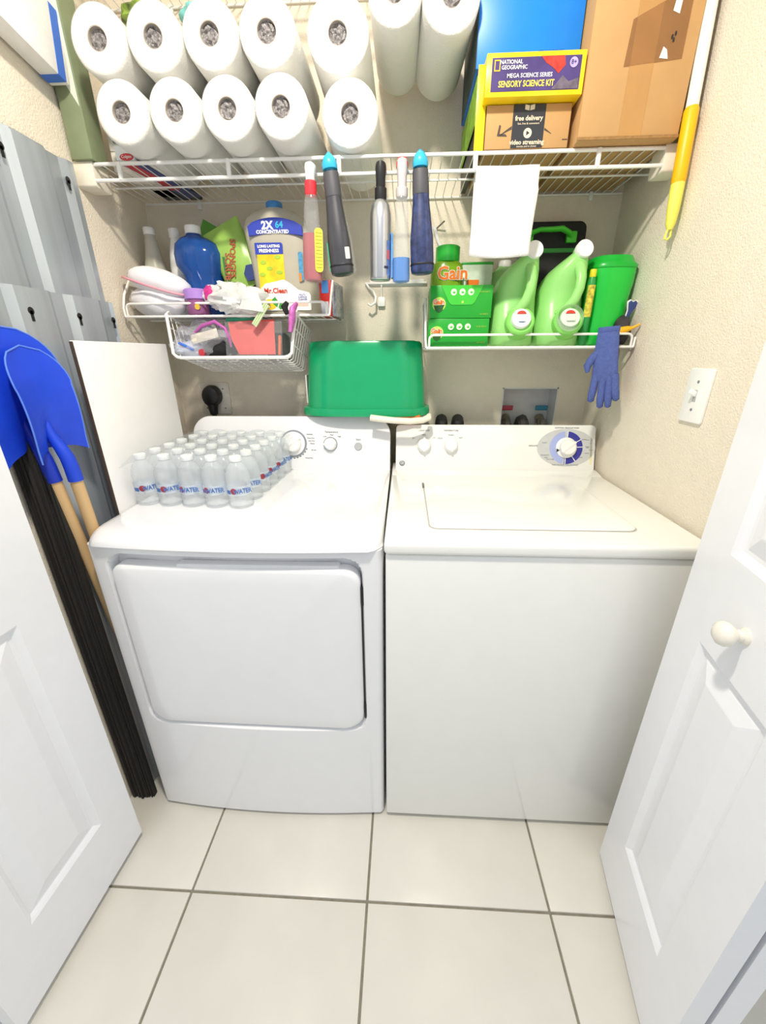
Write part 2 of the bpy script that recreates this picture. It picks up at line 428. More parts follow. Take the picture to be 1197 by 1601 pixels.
def arcband(cx, cz, r0, r1, a0, a1, n=24):
    return [(cx + r1 * math.cos(R(a0 + (a1 - a0) * i / n)), cz + r1 * math.sin(R(a0 + (a1 - a0) * i / n))) for i in range(n + 1)] + \
           [(cx + r0 * math.cos(R(a1 + (a0 - a1) * i / n)), cz + r0 * math.sin(R(a1 + (a0 - a1) * i / n))) for i in range(n + 1)]
def bandobj(parent, name, cx, cz, r0, r1, a0, a1, y, m, t=0.0006, n=24):
    g = G()
    for i in range(n):
        A0, A1 = R(a0 + (a1 - a0) * i / n), R(a0 + (a1 - a0) * (i + 1) / n)
        q = [(cx + r * math.cos(A), y, cz + r * math.sin(A)) for r, A in ((r0, A0), (r1, A0), (r1, A1), (r0, A1))]
        g.add(q, [(0, 1, 2, 3)])
    return obj(name, g, m, parent, smooth=0)
bandobj(wc, 'dark_blue_band', 0.236, 0.077, 0.030, 0.054, 84, -96, -0.0012, mat('dial_navy', '35359a', 0.5))
bandobj(wc, 'light_blue_band', 0.236, 0.077, 0.030, 0.054, 96, 258, -0.0012, mat('dial_lavender', 'a9b6e6', 0.5))
for an in (85, 30, 3, -55, -92): obj('band_divider', G().box(0.030, 0.055, -0.0018, -0.0010, -0.0012, 0.0012), WHT, wc, loc=(0.236, 0, 0.077), rot=(0, -R(an), 0), smooth=0)
dial(wc, 0.236, 0.077, 0.034, 0.026, 0.022, R(-52), WHT)
bandobj(wc, 'start_arrow', 0.236 - 0.030, 0.068, 0.0, 0.007, 0, 360, -0.0075, BLKS, n=3)
for s, x, z, sz in (('LOAD SIZE', -0.236, 0.132, 0.0075), ('TEMPERATURE', -0.146, 0.132, 0.0075), ('SM', -0.272, 0.106, 0.006), ('MED', -0.236, 0.117, 0.006), ('LG', -0.203, 0.108, 0.006), ('COLD', -0.182, 0.106, 0.006), ('WARM', -0.146, 0.117, 0.006), ('HOT', -0.113, 0.108, 0.006),
                    ('COTTONS / REGULAR WASH', 0.236, 0.142, 0.006), ('DELICATES', 0.128, 0.083, 0.006), ('HEAVY', 0.165, 0.093, 0.005), ('RINSE', 0.293, 0.104, 0.005), ('SPIN', 0.306, 0.077, 0.005), ('SOAK', 0.285, 0.045, 0.005), ('PERMANENT', 0.168, 0.052, 0.005), ('PRESS', 0.172, 0.044, 0.005), ('EASY CARE', 0.186, 0.038, 0.005), ('PUSH TO STOP  PULL TO START', 0.236, 0.020, 0.006)):
    text(wc, s, sz, (x, -0.0008, z), GREY)
for i in range(5): obj('scale_mark', G().box(-0.007, 0.007, -0.0006, 0, -0.001, 0.001), GREY, wc, loc=(0.318 if i % 2 else 0.305, 0, 0.103 - i * 0.011), smooth=0)
obj('yellow_stain', G().box(-0.0035, 0.0035, -0.0006, 0, -0.042, 0.042), mat('yellowed_strip', 'e8e2b4', 0.5), wc, loc=(0.318, 0, 0.065), smooth=0)
lg = obj('round_badge', G().lathe([(0.0095, 0), (0.0095, 0.0012), (0.0085, 0.0016), (0.001, 0.0016)], 28), mat('badge_grey', '8b8d90', 0.35, metal=0.4), wc, loc=(-0.309, 0, 0.022), rot=(PI / 2, 0, 0))
text(lg, 'GE', 0.0105, (0, 0, 0.0019), WHT, rot=(0, 0, 0))

# ================================================================== WIRE SHELVES
def wpath(p, r): return G().tube(p, r, 8)
ts = thing('wire_shelf', 'long white wire shelf spanning the closet, stacked with paper rolls and boxes', 'shelf', (0, 0.6, SH))
def L(p): return (p[0], p[1] - 0.6, p[2] - SH)
YF = 0.455
obj('front_rail', wpath([L((XL + 0.004, YF, SH - 0.004)), L((XR - 0.004, YF, SH - 0.004))], 0.0042), WIRE, ts)
obj('lip_rail', wpath([L((XL + 0.045, YF - 0.002, SH - 0.038)), L((XR - 0.045, YF - 0.002, SH - 0.038))], 0.0042), WIRE, ts)
obj('back_rail', wpath([L((XL + 0.006, 0.744, SH - 0.004)), L((XR - 0.006, 0.744, SH - 0.004))], 0.0030), WIRE, ts)
obj('middle_rail', wpath([L((XL + 0.006, 0.60, SH - 0.0072)), L((XR - 0.006, 0.60, SH - 0.0072))], 0.0026), WIRE, ts)
wm = mesh('wire', wpath([(0, YF - 0.602, -0.0015), (0, 0.745 - 0.6, -0.0015)], 0.0014), WIRE)
n = int((XR - XL - 0.03) / 0.0254)
for i in range(n + 1): obj('wire', wm, None, ts, loc=(XL + 0.014 + i * 0.0254, 0, 0))
for x in (-0.685, -0.405, -0.128, 0.205, 0.495):
    obj('lip_strut', wpath([L((x, YF - 0.002, SH - 0.002)), L((x, YF - 0.003, SH - 0.020)), L((x, YF - 0.002, SH - 0.038))], 0.0058), WIRE, ts)
for s, x in ((1, XL), (-1, XR)):
    gx = sorted((x, x + s * 0.05))
    obj('end_bracket', G().prism(rrect(YF - 0.006 - 0.6, YF + 0.055 - 0.6, -0.052, 0.004, 0.006, 3), gx[0], gx[1] - 0.0, 'yz'), mat('bracket_cream', 'efe7d6', 0.45), ts, bevel=0.003)
for x in (-0.62, -0.2, 0.25, 0.6):
    obj('wall_clip', G().box(x - 0.006, x + 0.006, 0.74 - 0.6, 0.75 - 0.6, -0.02, 0.002), WHT, ts, bevel=0.002)

def small_shelf(name, label, x0, x1, yf, z, guard_l, guard_r):
    t = thing(name, label, 'shelf', ((x0 + x1) / 2, yf, z)); cx = (x0 + x1) / 2; h = (x1 - x0) / 2
    obj('front_rail', wpath([(-h, 0, -0.004), (h, 0, -0.004)], 0.0034), WIRE, t)
    # raised guard rail with rounded ends
    r = 0.012; zt = 0.030
    pts = [(-h + 0.008, 0.0, -0.004)] + [(-h + 0.008 + r - r * math.cos(R(q)), 0, zt - r + r * math.sin(R(q))) for q in (0, 30, 60, 90)] + \
          [(h - 0.008 - r + r * math.sin(R(q)), 0, zt - r + r * math.cos(R(q))) for q in (0, 30, 60, 90)] + [(h - 0.008, 0, -0.004)]
    obj('guard_rail', wpath(pts, 0.0032), WIRE, t)
    D = 0.742 - yf
    obj('back_rail', wpath([(-h, D, -0.004), (h, D, -0.004)], 0.0028), WIRE, t)
    obj('middle_rail', wpath([(-h, D / 2, -0.0065), (h, D / 2, -0.0065)], 0.0024), WIRE, t)
    wmm = mesh('wire', wpath([(0, -0.002, -0.0015), (0, D, -0.0015)], 0.0014), WIRE)
    k = int(2 * h / 0.0254)
    for i in range(k + 1): obj('wire', wmm, None, t, loc=(-h + (2 * h - k * 0.0254) / 2 + i * 0.0254, 0, 0))
    for s, gz in ((-1, guard_l), (1, guard_r)):
        p = [(s * h, 0, -0.004), (s * (h + 0.003), 0.004, 0.02), (s * (h + 0.004), 0.02, gz * 0.55), (s * (h + 0.004), 0.06, gz), (s * (h + 0.003), D - 0.03, gz), (s * (h + 0.002), D - 0.004, gz - 0.03), (s * h, D, -0.004)]
        obj('side_guard', wpath(p, 0.0032), WIRE, t)
    return t
LZ, RZ = 1.402, 1.312
LY, RY = 0.500, 0.490
small_shelf('wire_shelf', 'short white wire shelf on the left holding cleaning bottles', -0.785, -0.178, LY, LZ, 0.10, 0.09)
small_shelf('wire_shelf', 'short white wire shelf on the right holding green detergent jugs', 0.103, 0.688, RY, RZ, 0.13, 0.03)

# ---- hanging basket, tipped back
bk = thing('wire_basket', 'white wire basket hung under the left shelf, full of small packets', 'basket', (-0.468, 0.470, 1.285), (R(-13), 0, 0))
bw, bt, bd, bh = 0.168, 0.192, 0.205, 0.122
fr = [(-bt, 0.0, bh), (-bt + 0.002, 0, bh - 0.01), (-bw - 0.010, 0, 0.012), (-bw, 0, 0.003), (-bw + 0.012, 0, 0), (bw - 0.012, 0, 0), (bw, 0, 0.003), (bw + 0.010, 0, 0.012), (bt - 0.002, 0, bh - 0.01), (bt, 0, bh)]
obj('front_frame', wpath(fr, 0.0048), WIRE, bk)
rim = [(-bt, 0, bh), (-bt, bd, bh), (bt, bd, bh), (bt, 0, bh)]
obj('rim', wpath([(-bt, 0, bh), (-bt, bd - 0.02, bh), (-bt + 0.02, bd, bh), (bt - 0.02, bd, bh), (bt, bd - 0.02, bh), (bt, 0, bh)], 0.0032), WIRE, bk)
for i in range(8):
    y = 0.022 + i * (bd - 0.026) / 7
    obj('cross_wire', wpath([(-bt, y, bh), (-bw, y, 0.006), (-bw + 0.01, y, 0), (bw - 0.01, y, 0), (bw, y, 0.006), (bt, y, bh)], 0.0014), WIRE, bk)
for i in range(11):
    x = -bw + 0.012 + i * (2 * bw - 0.024) / 10
    obj('long_wire', wpath([(x, 0, 0.0), (x, bd, 0.002), (x * bt / bw, bd + 0.002, bh)], 0.0012), WIRE, bk)
for s in (-1, 1):
    for q in (0.35, 0.7):
        xx = s * (bw + (bt - bw) * q)
        obj('side_wire', wpath([(xx, 0, bh * q), (xx, bd, bh * q)], 0.0015), WIRE, bk)
    obj('hook', wpath([(s * bt, 0, bh), (s * bt, 0.015, bh + 0.012), (s * bt, 0.035, bh + 0.004)], 0.003), WIRE, bk)

# ================================================================== WALL FITTINGS
ob = thing('washer_outlet_box', 'recessed plastic water outlet box in the wall behind the washer', 'outlet box', ((ox0 + ox1) / 2, YB, oz0))
OBM = mat('outlet_box_plastic', 'd9d9d8', 0.5, var=0.05)
hw, hh = (ox1 - ox0) / 2, oz1 - oz0
g = G().box(-hw, hw, 0.075, 0.08, 0, hh).box(-hw, -hw + 0.004, -0.001, 0.075, 0, hh).box(hw - 0.004, hw, -0.001, 0.075, 0, hh).box(-hw, hw, -0.001, 0.075, hh - 0.004, hh).box(-hw, hw, -0.001, 0.075, 0, 0.004)
obj('box', g, OBM, ob, smooth=0)
for s, c, nm in ((-1, 'a83246', 'red valve handle'), (1, '2d7d9c', 'blue valve handle')):
    v = obj('valve', G().lathe([(0.017, 0), (0.017, 0.02), (0.013, 0.022), (0.013, 0.045), (0.016, 0.047), (0.016, 0.06), (0.004, 0.062)], 18), mat('brass_valve', 'a29a86', 0.35, metal=0.8), ob, loc=(s * 0.064, 0.066, 0.133), rot=(PI / 2 + 0.5, 0, 0))
    obj('valve_handle', G().box(-0.028, 0.018, -0.004, 0.004, -0.009, 0.009), mat('valve_' + c, c, 0.4), ob, loc=(s * 0.064, 0.035, 0.172), bevel=0.003, label=nm)
    obj('hose', wpath([(s * 0.064, 0.02, 0.128), (s * 0.064 - 0.002, 0.006, 0.115), (s * 0.064 - 0.006, -0.01, 0.09), (s * 0.066, -0.03, 0.04), (s * 0.07, -0.05, -0.05)], 0.011), mat('hose_grey', '5d5a55', 0.5, var=0.3, scale=200), ob)
obj('drain_hose', wpath([(-0.012, 0.06, 0.10), (-0.012, 0.045, 0.124), (-0.012, 0.02, 0.132), (-0.012, -0.01, 0.12), (-0.012, -0.035, 0.08), (-0.012, -0.045, 0.0)], 0.019), mat('drain_rubber', '4a4948', 0.6), ob)
for s in (0, 1):
    x = 0.176 + s * 0.058
    g = G().tube([(0, 0.03, -0.13), (0, 0.028, -0.03), (0, 0.02, 0.0), (0, 0.005, 0.014), (0, -0.01, 0.006), (0, -0.018, -0.03), (0, -0.018, -0.13)], 0.0215, 16)
    obj('black_hose', g, BLK, loc=(x, 0.69, 1.056), label='black rubber hose loop rising behind the washer, ' + ('left' if s == 0 else 'right') + ' one of two', cat='hose', group='hose loops behind the washer')
pl = thing('dryer_outlet', 'cream wall outlet plate with a black dryer plug above the dryer', 'outlet', (-0.668, YB, 1.14))
IV = mat('ivory_plate', 'e4ded2', 0.45)
obj('plate', G().prism(rrect(-0.057, 0.057, -0.057, 0.057, 0.006, 3), -0.006, 0.0), IV, pl, bevel=0.002)
for sx in (-0.035, 0.035):
    for sz in (-0.035, 0.035): obj('screw', G().lathe([(0.003, 0), (0.003, 0.001), (0.001, 0.0014)], 10), GREY, pl, loc=(sx, -0.006, sz), rot=(PI / 2, 0, 0))
pg = obj('plug', G().loft([[(x, -0.008, z) for x, z in circ(0, 0.012, 0.031, 0.036)], [(x, -0.03, z) for x, z in circ(0, 0.012, 0.033, 0.038)], [(x, -0.048, z) for x, z in circ(0, 0.010, 0.029, 0.034)], [(x, -0.055, z) for x, z in circ(0, 0.008, 0.018, 0.022)]]), BLK, pl)
obj('strain_relief', G().tube([(0, -0.032, -0.01), (0, -0.034, -0.035), (0.001, -0.035, -0.055)], [0.022, 0.017, 0.013], 14), BLK, pg)
obj('cord', G().tube([(0.001, -0.035, -0.05), (0.003, -0.036, -0.075), (0.010, -0.04, -0.11), (0.02, -0.042, -0.2)], 0.0085, 12), BLK, pg)
sw = thing('light_switch', 'white toggle light switch on the right wall', 'switch', (XR, 0.19, 1.202), (0, 0, -PI / 2))
obj('plate', G().prism(rrect(-0.037, 0.037, -0.058, 0.058, 0.004, 3), -0.007, 0.0), WHT, sw, bevel=0.003)
obj('toggle_slot', G().box(-0.0055, 0.0055, -0.0076, -0.006, -0.013, 0.013), mat('slot_grey', 'b9b7b3', 0.6), sw, bevel=0.0008)
obj('toggle', G().box(-0.004, 0.004, -0.018, 0.0, -0.005, 0.006), WHT, sw, loc=(0, -0.005, 0.002), rot=(R(-28), 0, 0), bevel=0.0015)
for sz in (-0.030, 0.030): obj('screw', G().lathe([(0.0032, 0), (0.003, 0.0012), (0.001, 0.0016)], 12), GREY, sw, loc=(0, -0.007, sz), rot=(PI / 2, 0, 0))
# iron holder: rail and hooks on the back wall
ih = thing('wall_hanger', 'white wall hanger with a rail and two hooks between the shelves', 'hanger', (0.0, YB, 1.51))
obj('rail', G().box(-0.095, 0.112, -0.012, -0.004, -0.002, 0.004), WIRE, ih, bevel=0.002)
obj('back_plate', G().box(-0.08, 0.10, -0.004, 0, -0.006, 0.012), WHT, ih, bevel=0.001)
obj('hook', wpath([(-0.09, -0.008, 0.0), (-0.082, -0.010, -0.012), (-0.066, -0.02, -0.024), (-0.058, -0.03, -0.042), (-0.060, -0.034, -0.060), (-0.074, -0.036, -0.068), (-0.084, -0.034, -0.062)], 0.0038), WIRE, ih)
obj('hook_bar', wpath([(-0.040, -0.006, 0.0), (-0.040, -0.008, -0.045)], 0.003), WIRE, ih)
obj('hook_pad', G().prism(rrect(-0.052, -0.028, -0.068, -0.040, 0.004, 3), -0.014, -0.002), WHT, ih, bevel=0.002)
sb = thing('shelf_brace', 'slim white diagonal brace with a screw under the long shelf', 'brace', (0.14, YB, 1.66))
obj('arm', wpath([(-0.012, -0.004, 0.008), (0.002, -0.006, -0.03), (0.018, -0.012, -0.06)], 0.0055), WHT, sb)
obj('screw', wpath([(-0.006, -0.002, 0.0), (0.018, -0.03, 0.014)], 0.0025), screw_m, sb)

# ================================================================== LEFT GAP: storm panels, board, shovels
def panel_geo(y0, y1, h, depth=0.010, pitch=0.185, ph=0.0, t=0.0012):
    prof = []
    y = y0
    k = 0
    # flat - down - flat - up repeating, as trapezoid corrugation
    seq = [(0.085, 0), (0.018, 1), (0.034, 1), (0.018, 0)]
    pts = [(y0, 0.0)]; cur = y0; i = ph
    lvl = 0
    i = int(ph)
    while cur < y1:
        ln, nl = seq[i % 4]
        cur = min(y1, cur + ln)
        pts.append((cur, -depth if nl else 0.0)); i += 1
    out = [(a, b) for a, b in pts] + [(a, b - t) for a, b in reversed(pts)]
    g = G()
    # loft along z; cross-section in (y,x)
    m = len(pts)
    g2 = G()
    for kx in (0, -t):
        V = [(b + kx, a, z) for z in (0, h) for a, b in pts]
        g2.add(V, [(j, j + 1, m + j + 1, m + j) for j in range(m - 1)])
    # rims
    g2.add([(b, a, h) for a, b in pts] + [(b - t, a, h) for a, b in pts], [(j, j + 1, m + j + 1, m + j) for j in range(m - 1)])
    g2.add([(pts[0][1], y0, 0), (pts[0][1] - t, y0, 0), (pts[0][1] - t, y0, h), (pts[0][1], y0, h)], [(0, 1, 2, 3)])
    g2.add([(pts[-1][1], y1, 0), (pts[-1][1] - t, y1, 0), (pts[-1][1] - t, y1, h), (pts[-1][1], y1, h)], [(0, 1, 2, 3)])
    return g2, pts
def storm(x, y0, y1, h, ph, label, holes=(), group='corrugated storm panels'):
    t = thing('storm_panel', label, 'metal panel', (x, 0, 0.002), group=group)
    g, pts = panel_geo(y0, y1, h, ph=ph)
    obj('sheet', g, GALV, t, smooth=0)
    jy = rnd.uniform(-0.004, 0.004)
    obj('edge_strip', G().box(-0.0045, 0.0018, y0 - 0.014 + jy, y0 + 0.001, 0.0, h - 0.02), DARK, t, bevel=0.0008, label='front edge with the shade between the sheets painted dark')  # edge strip coloured dark for the shadow gaps between sheets
    for hy in holes:
        xx = 0.0006
        obj('keyhole', G().prism(circ(hy, h - 0.045, 0.0075, n=12), xx - 0.001, xx + 0.0003, 'yz').prism([(hy - 0.0035, h - 0.065), (hy + 0.0035, h - 0.065), (hy + 0.0035, h - 0.045), (hy - 0.0035, h - 0.045)], xx - 0.001, xx + 0.0003, 'yz'), BLK, t, smooth=0)
    return t
storm(-0.7890, 0.034, 0.432, 1.735, 1, 'tallest galvanised storm panel leaning flat on the left wall', holes=(0.225, 0.40))
storm(-0.7860, 0.034, 0.352, 1.730, 1, 'second tall galvanised storm panel, in front of the tallest', holes=(0.205,))
NS = 7
for i in range(NS):
    x = -0.7825 + i * 0.0060
    if i == NS - 1: lab = 'short galvanised storm panel, outermost of its stack behind the blue shovels'
    elif i == NS - 2: lab = 'short galvanised storm panel just behind the outermost of the stack'
    else: lab = 'short galvanised storm panel inside the dark-edged stack beside the dryer'
    storm(x, 0.034, 0.425 - 0.004 * i if i < NS - 1 else 0.395, 1.424 - 0.0015 * (i % 2), 1, lab, holes=(0.13, 0.265, 0.385) if i == NS - 1 else ())
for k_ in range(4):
    o_ = obj('storm_panel', G().box(-0.0014, 0.0014, -0.012, 0.004, 0, 1.10 - 0.003 * k_), DARK, loc=(-0.7415 + k_ * 0.0044, 0.034 + 0.003 * (k_ % 2), 0.002), bevel=0.0006, label='narrow dark strip added as painted shade in the panel stack beside the dryer', cat='shade strip', group='painted shade strips beside the dryer')
    o_.name = 'shade_strip'  # strips added to fill the stack's shaded front edges with dark colour
bd_ = thing('white_board', 'plain white board standing upright between the dryer and the metal panels', 'board', (-0.6935, 0.335, 0.002))
obj('panel', G().box(-0.003, 0.003, -0.185, 0.185, 0.0, 1.322), BOARD, bd_, bevel=0.0006)
obj('edge_strip', G().box(-0.0035, 0.0034, -0.187, -0.184, 0.0, 1.320), mat('board_edge', '4a3c34', 0.7), bd_)

def shovel(name, label, loc, rot, wd, hb, hl, handle_r=0.0165, off_y=-0.020, shade_mat=None):
    """blade up; local x = across the blade, y = through it, origin at the handle's lower end"""
    t = thing(name, label, 'shovel', loc, rot, group='blue shovels with wooden handles')
    n = 16; rows = 18; g = G()
    V = []
    for k in range(2):
        for j in range(rows + 1):
            v = j / rows
            if v < 0.62: hwid = wd / 2 * (1.0 + 0.04 * v)
            else:
                q = (v - 0.62) / 0.38; hwid = wd / 2 * 1.025 * math.sqrt(max(0.0, 1 - q ** 2.3)) + 0.002
            for i in range(n + 1):
                u = 2 * i / n - 1
                x = u * hwid
                dish = 0.020 * (u * hwid / (wd / 2)) ** 2 * (1 - 0.5 * v) - 0.018 * math.exp(-(u / 0.20) ** 2) * max(0, 1 - v / 0.55) ** 1.5
                zz = hl + hb * v - (0.018 * abs(u) ** 3 if v == 0 else 0)
                V.append((x, -dish - 0.012 * math.sin(PI * v) + (0.002 if k else 0), zz))
    row = n + 1; off = row * (rows + 1)
    F = []
    for k in range(2):
        for j in range(rows):
            for i in range(n):
                a = k * off + j * row + i; F.append((a, a + 1, a + 1 + row, a + row))
    for j in range(rows):
        for i in (0, n): a = j * row + i; F.append((a, a + row, a + row + off, a + off))
    for i in range(n):
        for j in (0, rows): a = j * row + i; F.append((a, a + 1, a + 1 + off, a + off))
    g.add(V, F)
    bl = obj('blade', g, BLUE, t, smooth=60)
    obj('socket', G().tube([(0, off_y, hl - 0.075), (0, off_y, hl - 0.045), (0, off_y * 0.9, hl - 0.022), (0, off_y * 0.55, hl), (0, 0.001, hl + 0.03), (0, 0.006, hl + 0.07), (0, 0.006, hl + 0.11)], [handle_r * 1.18, handle_r * 1.16, handle_r * 1.12, handle_r * 1.0, handle_r * 0.8, handle_r * 0.6, handle_r * 0.2], 18), shade_mat or BLUE, t)
    obj('handle', G().tube([(0, off_y, 0.0), (0, off_y, 0.3), (0, off_y, hl - 0.065)], handle_r, 18), WOOD, t)
    rim_ = []
    for k in range(41):
        a_ = -1 + 2 * k / 40
        v = 1 - abs(a_) ; 
        if v < 0.62: hw2 = wd / 2 * (1.0 + 0.04 * v)
        else: hw2 = wd / 2 * 1.025 * math.sqrt(max(0.0, 1 - ((v - 0.62) / 0.38) ** 2.3)) + 0.002
        x_ = math.copysign(hw2, a_) if abs(a_) > 1e-6 else 0.0
        rim_.append((x_, -0.020 * (x_ / (wd / 2)) ** 2 * (1 - 0.5 * v) - 0.012 * math.sin(PI * v), hl + hb * v - (0.018 if v == 0 else 0)))
    obj('rim', G().tube(rim_, 0.0016, 8), mat('shovel_rim_blue', '5f88ea', 0.4), bl)
    return t
# local x -> world +y ; local -y -> world +x
shovel('blue_shovel', 'smaller blue shovel standing blade up, nearest the dryer', (-0.7165, 0.112, 0.004), (0, R(-3.0), PI / 2), 0.130, 0.206, 1.104, 0.0125)
shovel('blue_shovel', 'larger blue shovel standing blade up behind the smaller one', (-0.7360, 0.146, 0.004), (0, R(-6.0), PI / 2), 0.205, 0.240, 1.112, 0.0125, -0.008, mat('shovel_shaded_blue', '1233b4', 0.5, var=0.08))  # darker blue on the socket stands for the smaller shovel's shadow

# ================================================================== WATER PACK ON THE DRYER
bb = G().lathe([(0.024, 0), (0.0295, 0.004), (0.0305, 0.012), (0.0295, 0.03), (0.0305, 0.034), (0.0305, 0.062), (0.0295, 0.066), (0.0305, 0.078), (0.0285, 0.092), (0.0235, 0.104), (0.0165, 0.113), (0.0130, 0.117), (0.0130, 0.122)], 20)
WATERM = mat('bottled_water', 'f8fbfd', 0.12, var=0.02, clear=0.70, bump=0.3, bscale=60)
LABM = mat('clear_label', 'dfe8f2', 0.2, clear=0.35)
bb_me = mesh('bottle', bb, WATERM)
cap_me = mesh('cap', G().lathe([(0.0142, 0), (0.0145, 0.001), (0.0145, 0.011), (0.0135, 0.0125), (0.001, 0.0127)], 20), WHT)
lab_me = mesh('label_band', G().lathe([(0.0308, 0.036), (0.0308, 0.060)], 24, cap=(False, False)), LABM)
lab_red = mat('label_red', 'a03a44', 0.5); lab_blue = mat('label_blue', '4a73b8', 0.5)
def curved(g_out, r, z0=0.0):
    pass
pr = bpy.data.meshes.new('x')
def cyl_patch(r, a0, a1, z0, z1, n=6):
    g = G()
    for i in range(n):
        A, B = R(a0 + (a1 - a0) * i / n), R(a0 + (a1 - a0) * (i + 1) / n)
        g.add([(r * math.cos(A), r * math.sin(A), z0), (r * math.cos(B), r * math.sin(B), z0), (r * math.cos(B), r * math.sin(B), z1), (r * math.cos(A), r * math.sin(A), z1)], [(0, 1, 2, 3)])
    return g
blue_me = mesh('blue_print', cyl_patch(0.0311, -88, -40, 0.0415, 0.0545), lab_blue)
wave_me = mesh('blue_print', cyl_patch(0.0311, -150, -122, 0.040, 0.0495), lab_blue)
red_me = mesh('red_badge', G().lathe([(0.008, 0), (0.0065, 0.0012), (0.001, 0.0014)], 18), lab_red)
def water_text(parent, rz):
    e = text(parent, 'WATER', 0.0165, (0.0314 * math.cos(rz - R(64)), 0.0314 * math.sin(rz - R(64)), 0.048), lab_blue, rot=(PI / 2, 0, rz + R(26)), bold=0.0004, sx=0.8)
rowname = ['leftmost', 'second from left', 'middle', 'second from right', 'rightmost']
for r in range(6):
    for c in range(5):
        x = -0.637 + c * 0.0640 + 0.003 * r; y = 0.205 + r * 0.0640 - 0.004 * c
        if r == 0: lab = 'small clear water bottle, %s in the front row of the wrapped pack' % rowname[c]
        elif c == 4: lab = 'small clear water bottle on the right side of the wrapped pack, %s from the front' % ['', 'second', 'third', 'fourth', 'fifth', 'last'][r]
        else: lab = 'small clear water bottle inside the wrapped pack behind its front row'
        b = thing('water_bottle', lab, 'water bottle', (x, y, 0.9255), (0, 0, 0), group='water bottles in the wrapped pack')
        rz = rnd.uniform(-0.5, 0.5) + (0.6 if c == 4 and r > 0 else 0.0)
        obj('bottle', bb_me, None, b, rot=(0, 0, rz))
        obj('cap', cap_me, None, b, loc=(0, 0, 0.120))
        if r == 0 or c == 4:
            lb = obj('label_band', lab_me, None, b)
            obj('blue_print', wave_me, None, lb, rot=(0, 0, rz))
            q = rz - R(105)
            obj('red_badge', red_me, None, lb, loc=(0.0309 * math.cos(q), 0.0309 * math.sin(q), 0.048), rot=(PI / 2, 0, q + PI / 2))
            if r == 0 or c == 4: water_text(lb, rz)
# film draped over the bottles
g = G(); NX, NY = 44, 48
V = []
for j in range(NY + 1):
    for i in range(NX + 1):
        u, v = i / NX, j / NY
        x = -0.673 + 0.345 * u; y = 0.166 + 0.400 * v
        e = min(u, 1 - u) * 0.345; f = min(v, 1 - v) * 0.40
        z = 0.9255 + 0.1345
        d = min(e, f)
        z -= 0.026 * max(0, 1 - d / 0.032) ** 1.6
        cxp = ((x + 0.637) / 0.064) % 1; cyp = ((y - 0.205) / 0.064) % 1
        ph = math.hypot(min(cxp, 1 - cxp), min(cyp, 1 - cyp))
        z -= 0.006 * sstep(0.22, 0.6, ph)
        z += 0.004 * noise.noise(Vector((x * 30, y * 12, 3.1)))
        V.append((x + 0.468, y - 0.365, z - 0.9255))
F = [(i + j * (NX + 1), i + 1 + j * (NX + 1), i + 1 + (j + 1) * (NX + 1), i + (j + 1) * (NX + 1)) for j in range(NY) for i in range(NX)]
g.add(V, F)
obj('shrink_wrap', g, WRAP, loc=(-0.468, 0.365, 0.927), label='crinkled clear shrink wrap stretched over the water bottles', cat='plastic wrap', smooth=180)

# ================================================================== GREEN BUCKET
bu = thing('green_bucket', 'upturned oval green plastic bucket resting on the dryer console', 'bucket', (-0.088, 0.642, 1.109))
rings = []
for z, k, e in ((0.0, 1.0, 0), (0.006, 1.0, 0), (0.018, 0.985, 0), (0.10, 0.955, 0), (0.20, 0.915, 0), (0.214, 0.905, 0), (0.2205, 0.875, 0)):
    rings.append(sring(0, 0, z, 0.203 * k, 0.094 * k, 2.9, 48))
ins = [[(x * 0.975, y * 0.95, z - 0.004 if z > 0.1 else z) for x, y, z in r] for r in rings]
obj('shell', G().loft(rings + [ins[-1]][:0], cap=(False, True)), GRN, bu, smooth=50)
obj('rim', G().loft([sring(0, 0, 0.0, 0.206, 0.098, 2.9, 48), sring(0, 0, -0.006, 0.214, 0.104, 2.9, 48), sring(0, 0, 0.004, 0.216, 0.106, 2.9, 48), sring(0, 0, 0.018, 0.214, 0.104, 2.9, 48), sring(0, 0, 0.019, 0.198, 0.090, 2.9, 48)], cap=(False, False)), GRN, bu, smooth=50)
obj('base_foot', G().loft([sring(0, 0, 0.219, 0.165, 0.07, 2.9, 40), sring(0, 0, 0.2225, 0.163, 0.068, 2.9, 40)]), GRN, bu)
hp = [(0.022, -0.117, -0.006), (0.06, -0.121, -0.010), (0.10, -0.125, -0.0135), (0.15, -0.123, -0.016), (0.19, -0.112, -0.014), (0.207, -0.10, -0.008), (0.21, -0.085, -0.002)]
obj('handle', G().tube(hp, [0.0125] * 6 + [0.008], 14, flat=0.8), mat('handle_cream', 'f0e9d8', 0.4), bu, label='cream handle')
obj('side_label', G().loft([[(p[0] * 1.004 - 0.0008, p[1], p[2]) for p in sring(0, 0, z, 0.203 * kk, 0.094 * kk, 2.9, 48)[20:30]] for z, kk in ((0.03, 0.981), (0.13, 0.944))], cap=(False, False)) if False else G().box(-0.2005, -0.1965, -0.03, 0.03, 0.03, 0.12), mat('bucket_label', 'd8d8d2', 0.5), bu)
obj('orange_sponge', G().box(-0.045, 0.045, -0.03, 0.03, 0.0, 0.014), mat('orange_sponge', 'd9762e', 0.9, bump=0.6), loc=(0.050, 0.590, 1.088 + 0.004), bevel=0.004, label='orange sponge peeking out under the green bucket rim', cat='sponge')

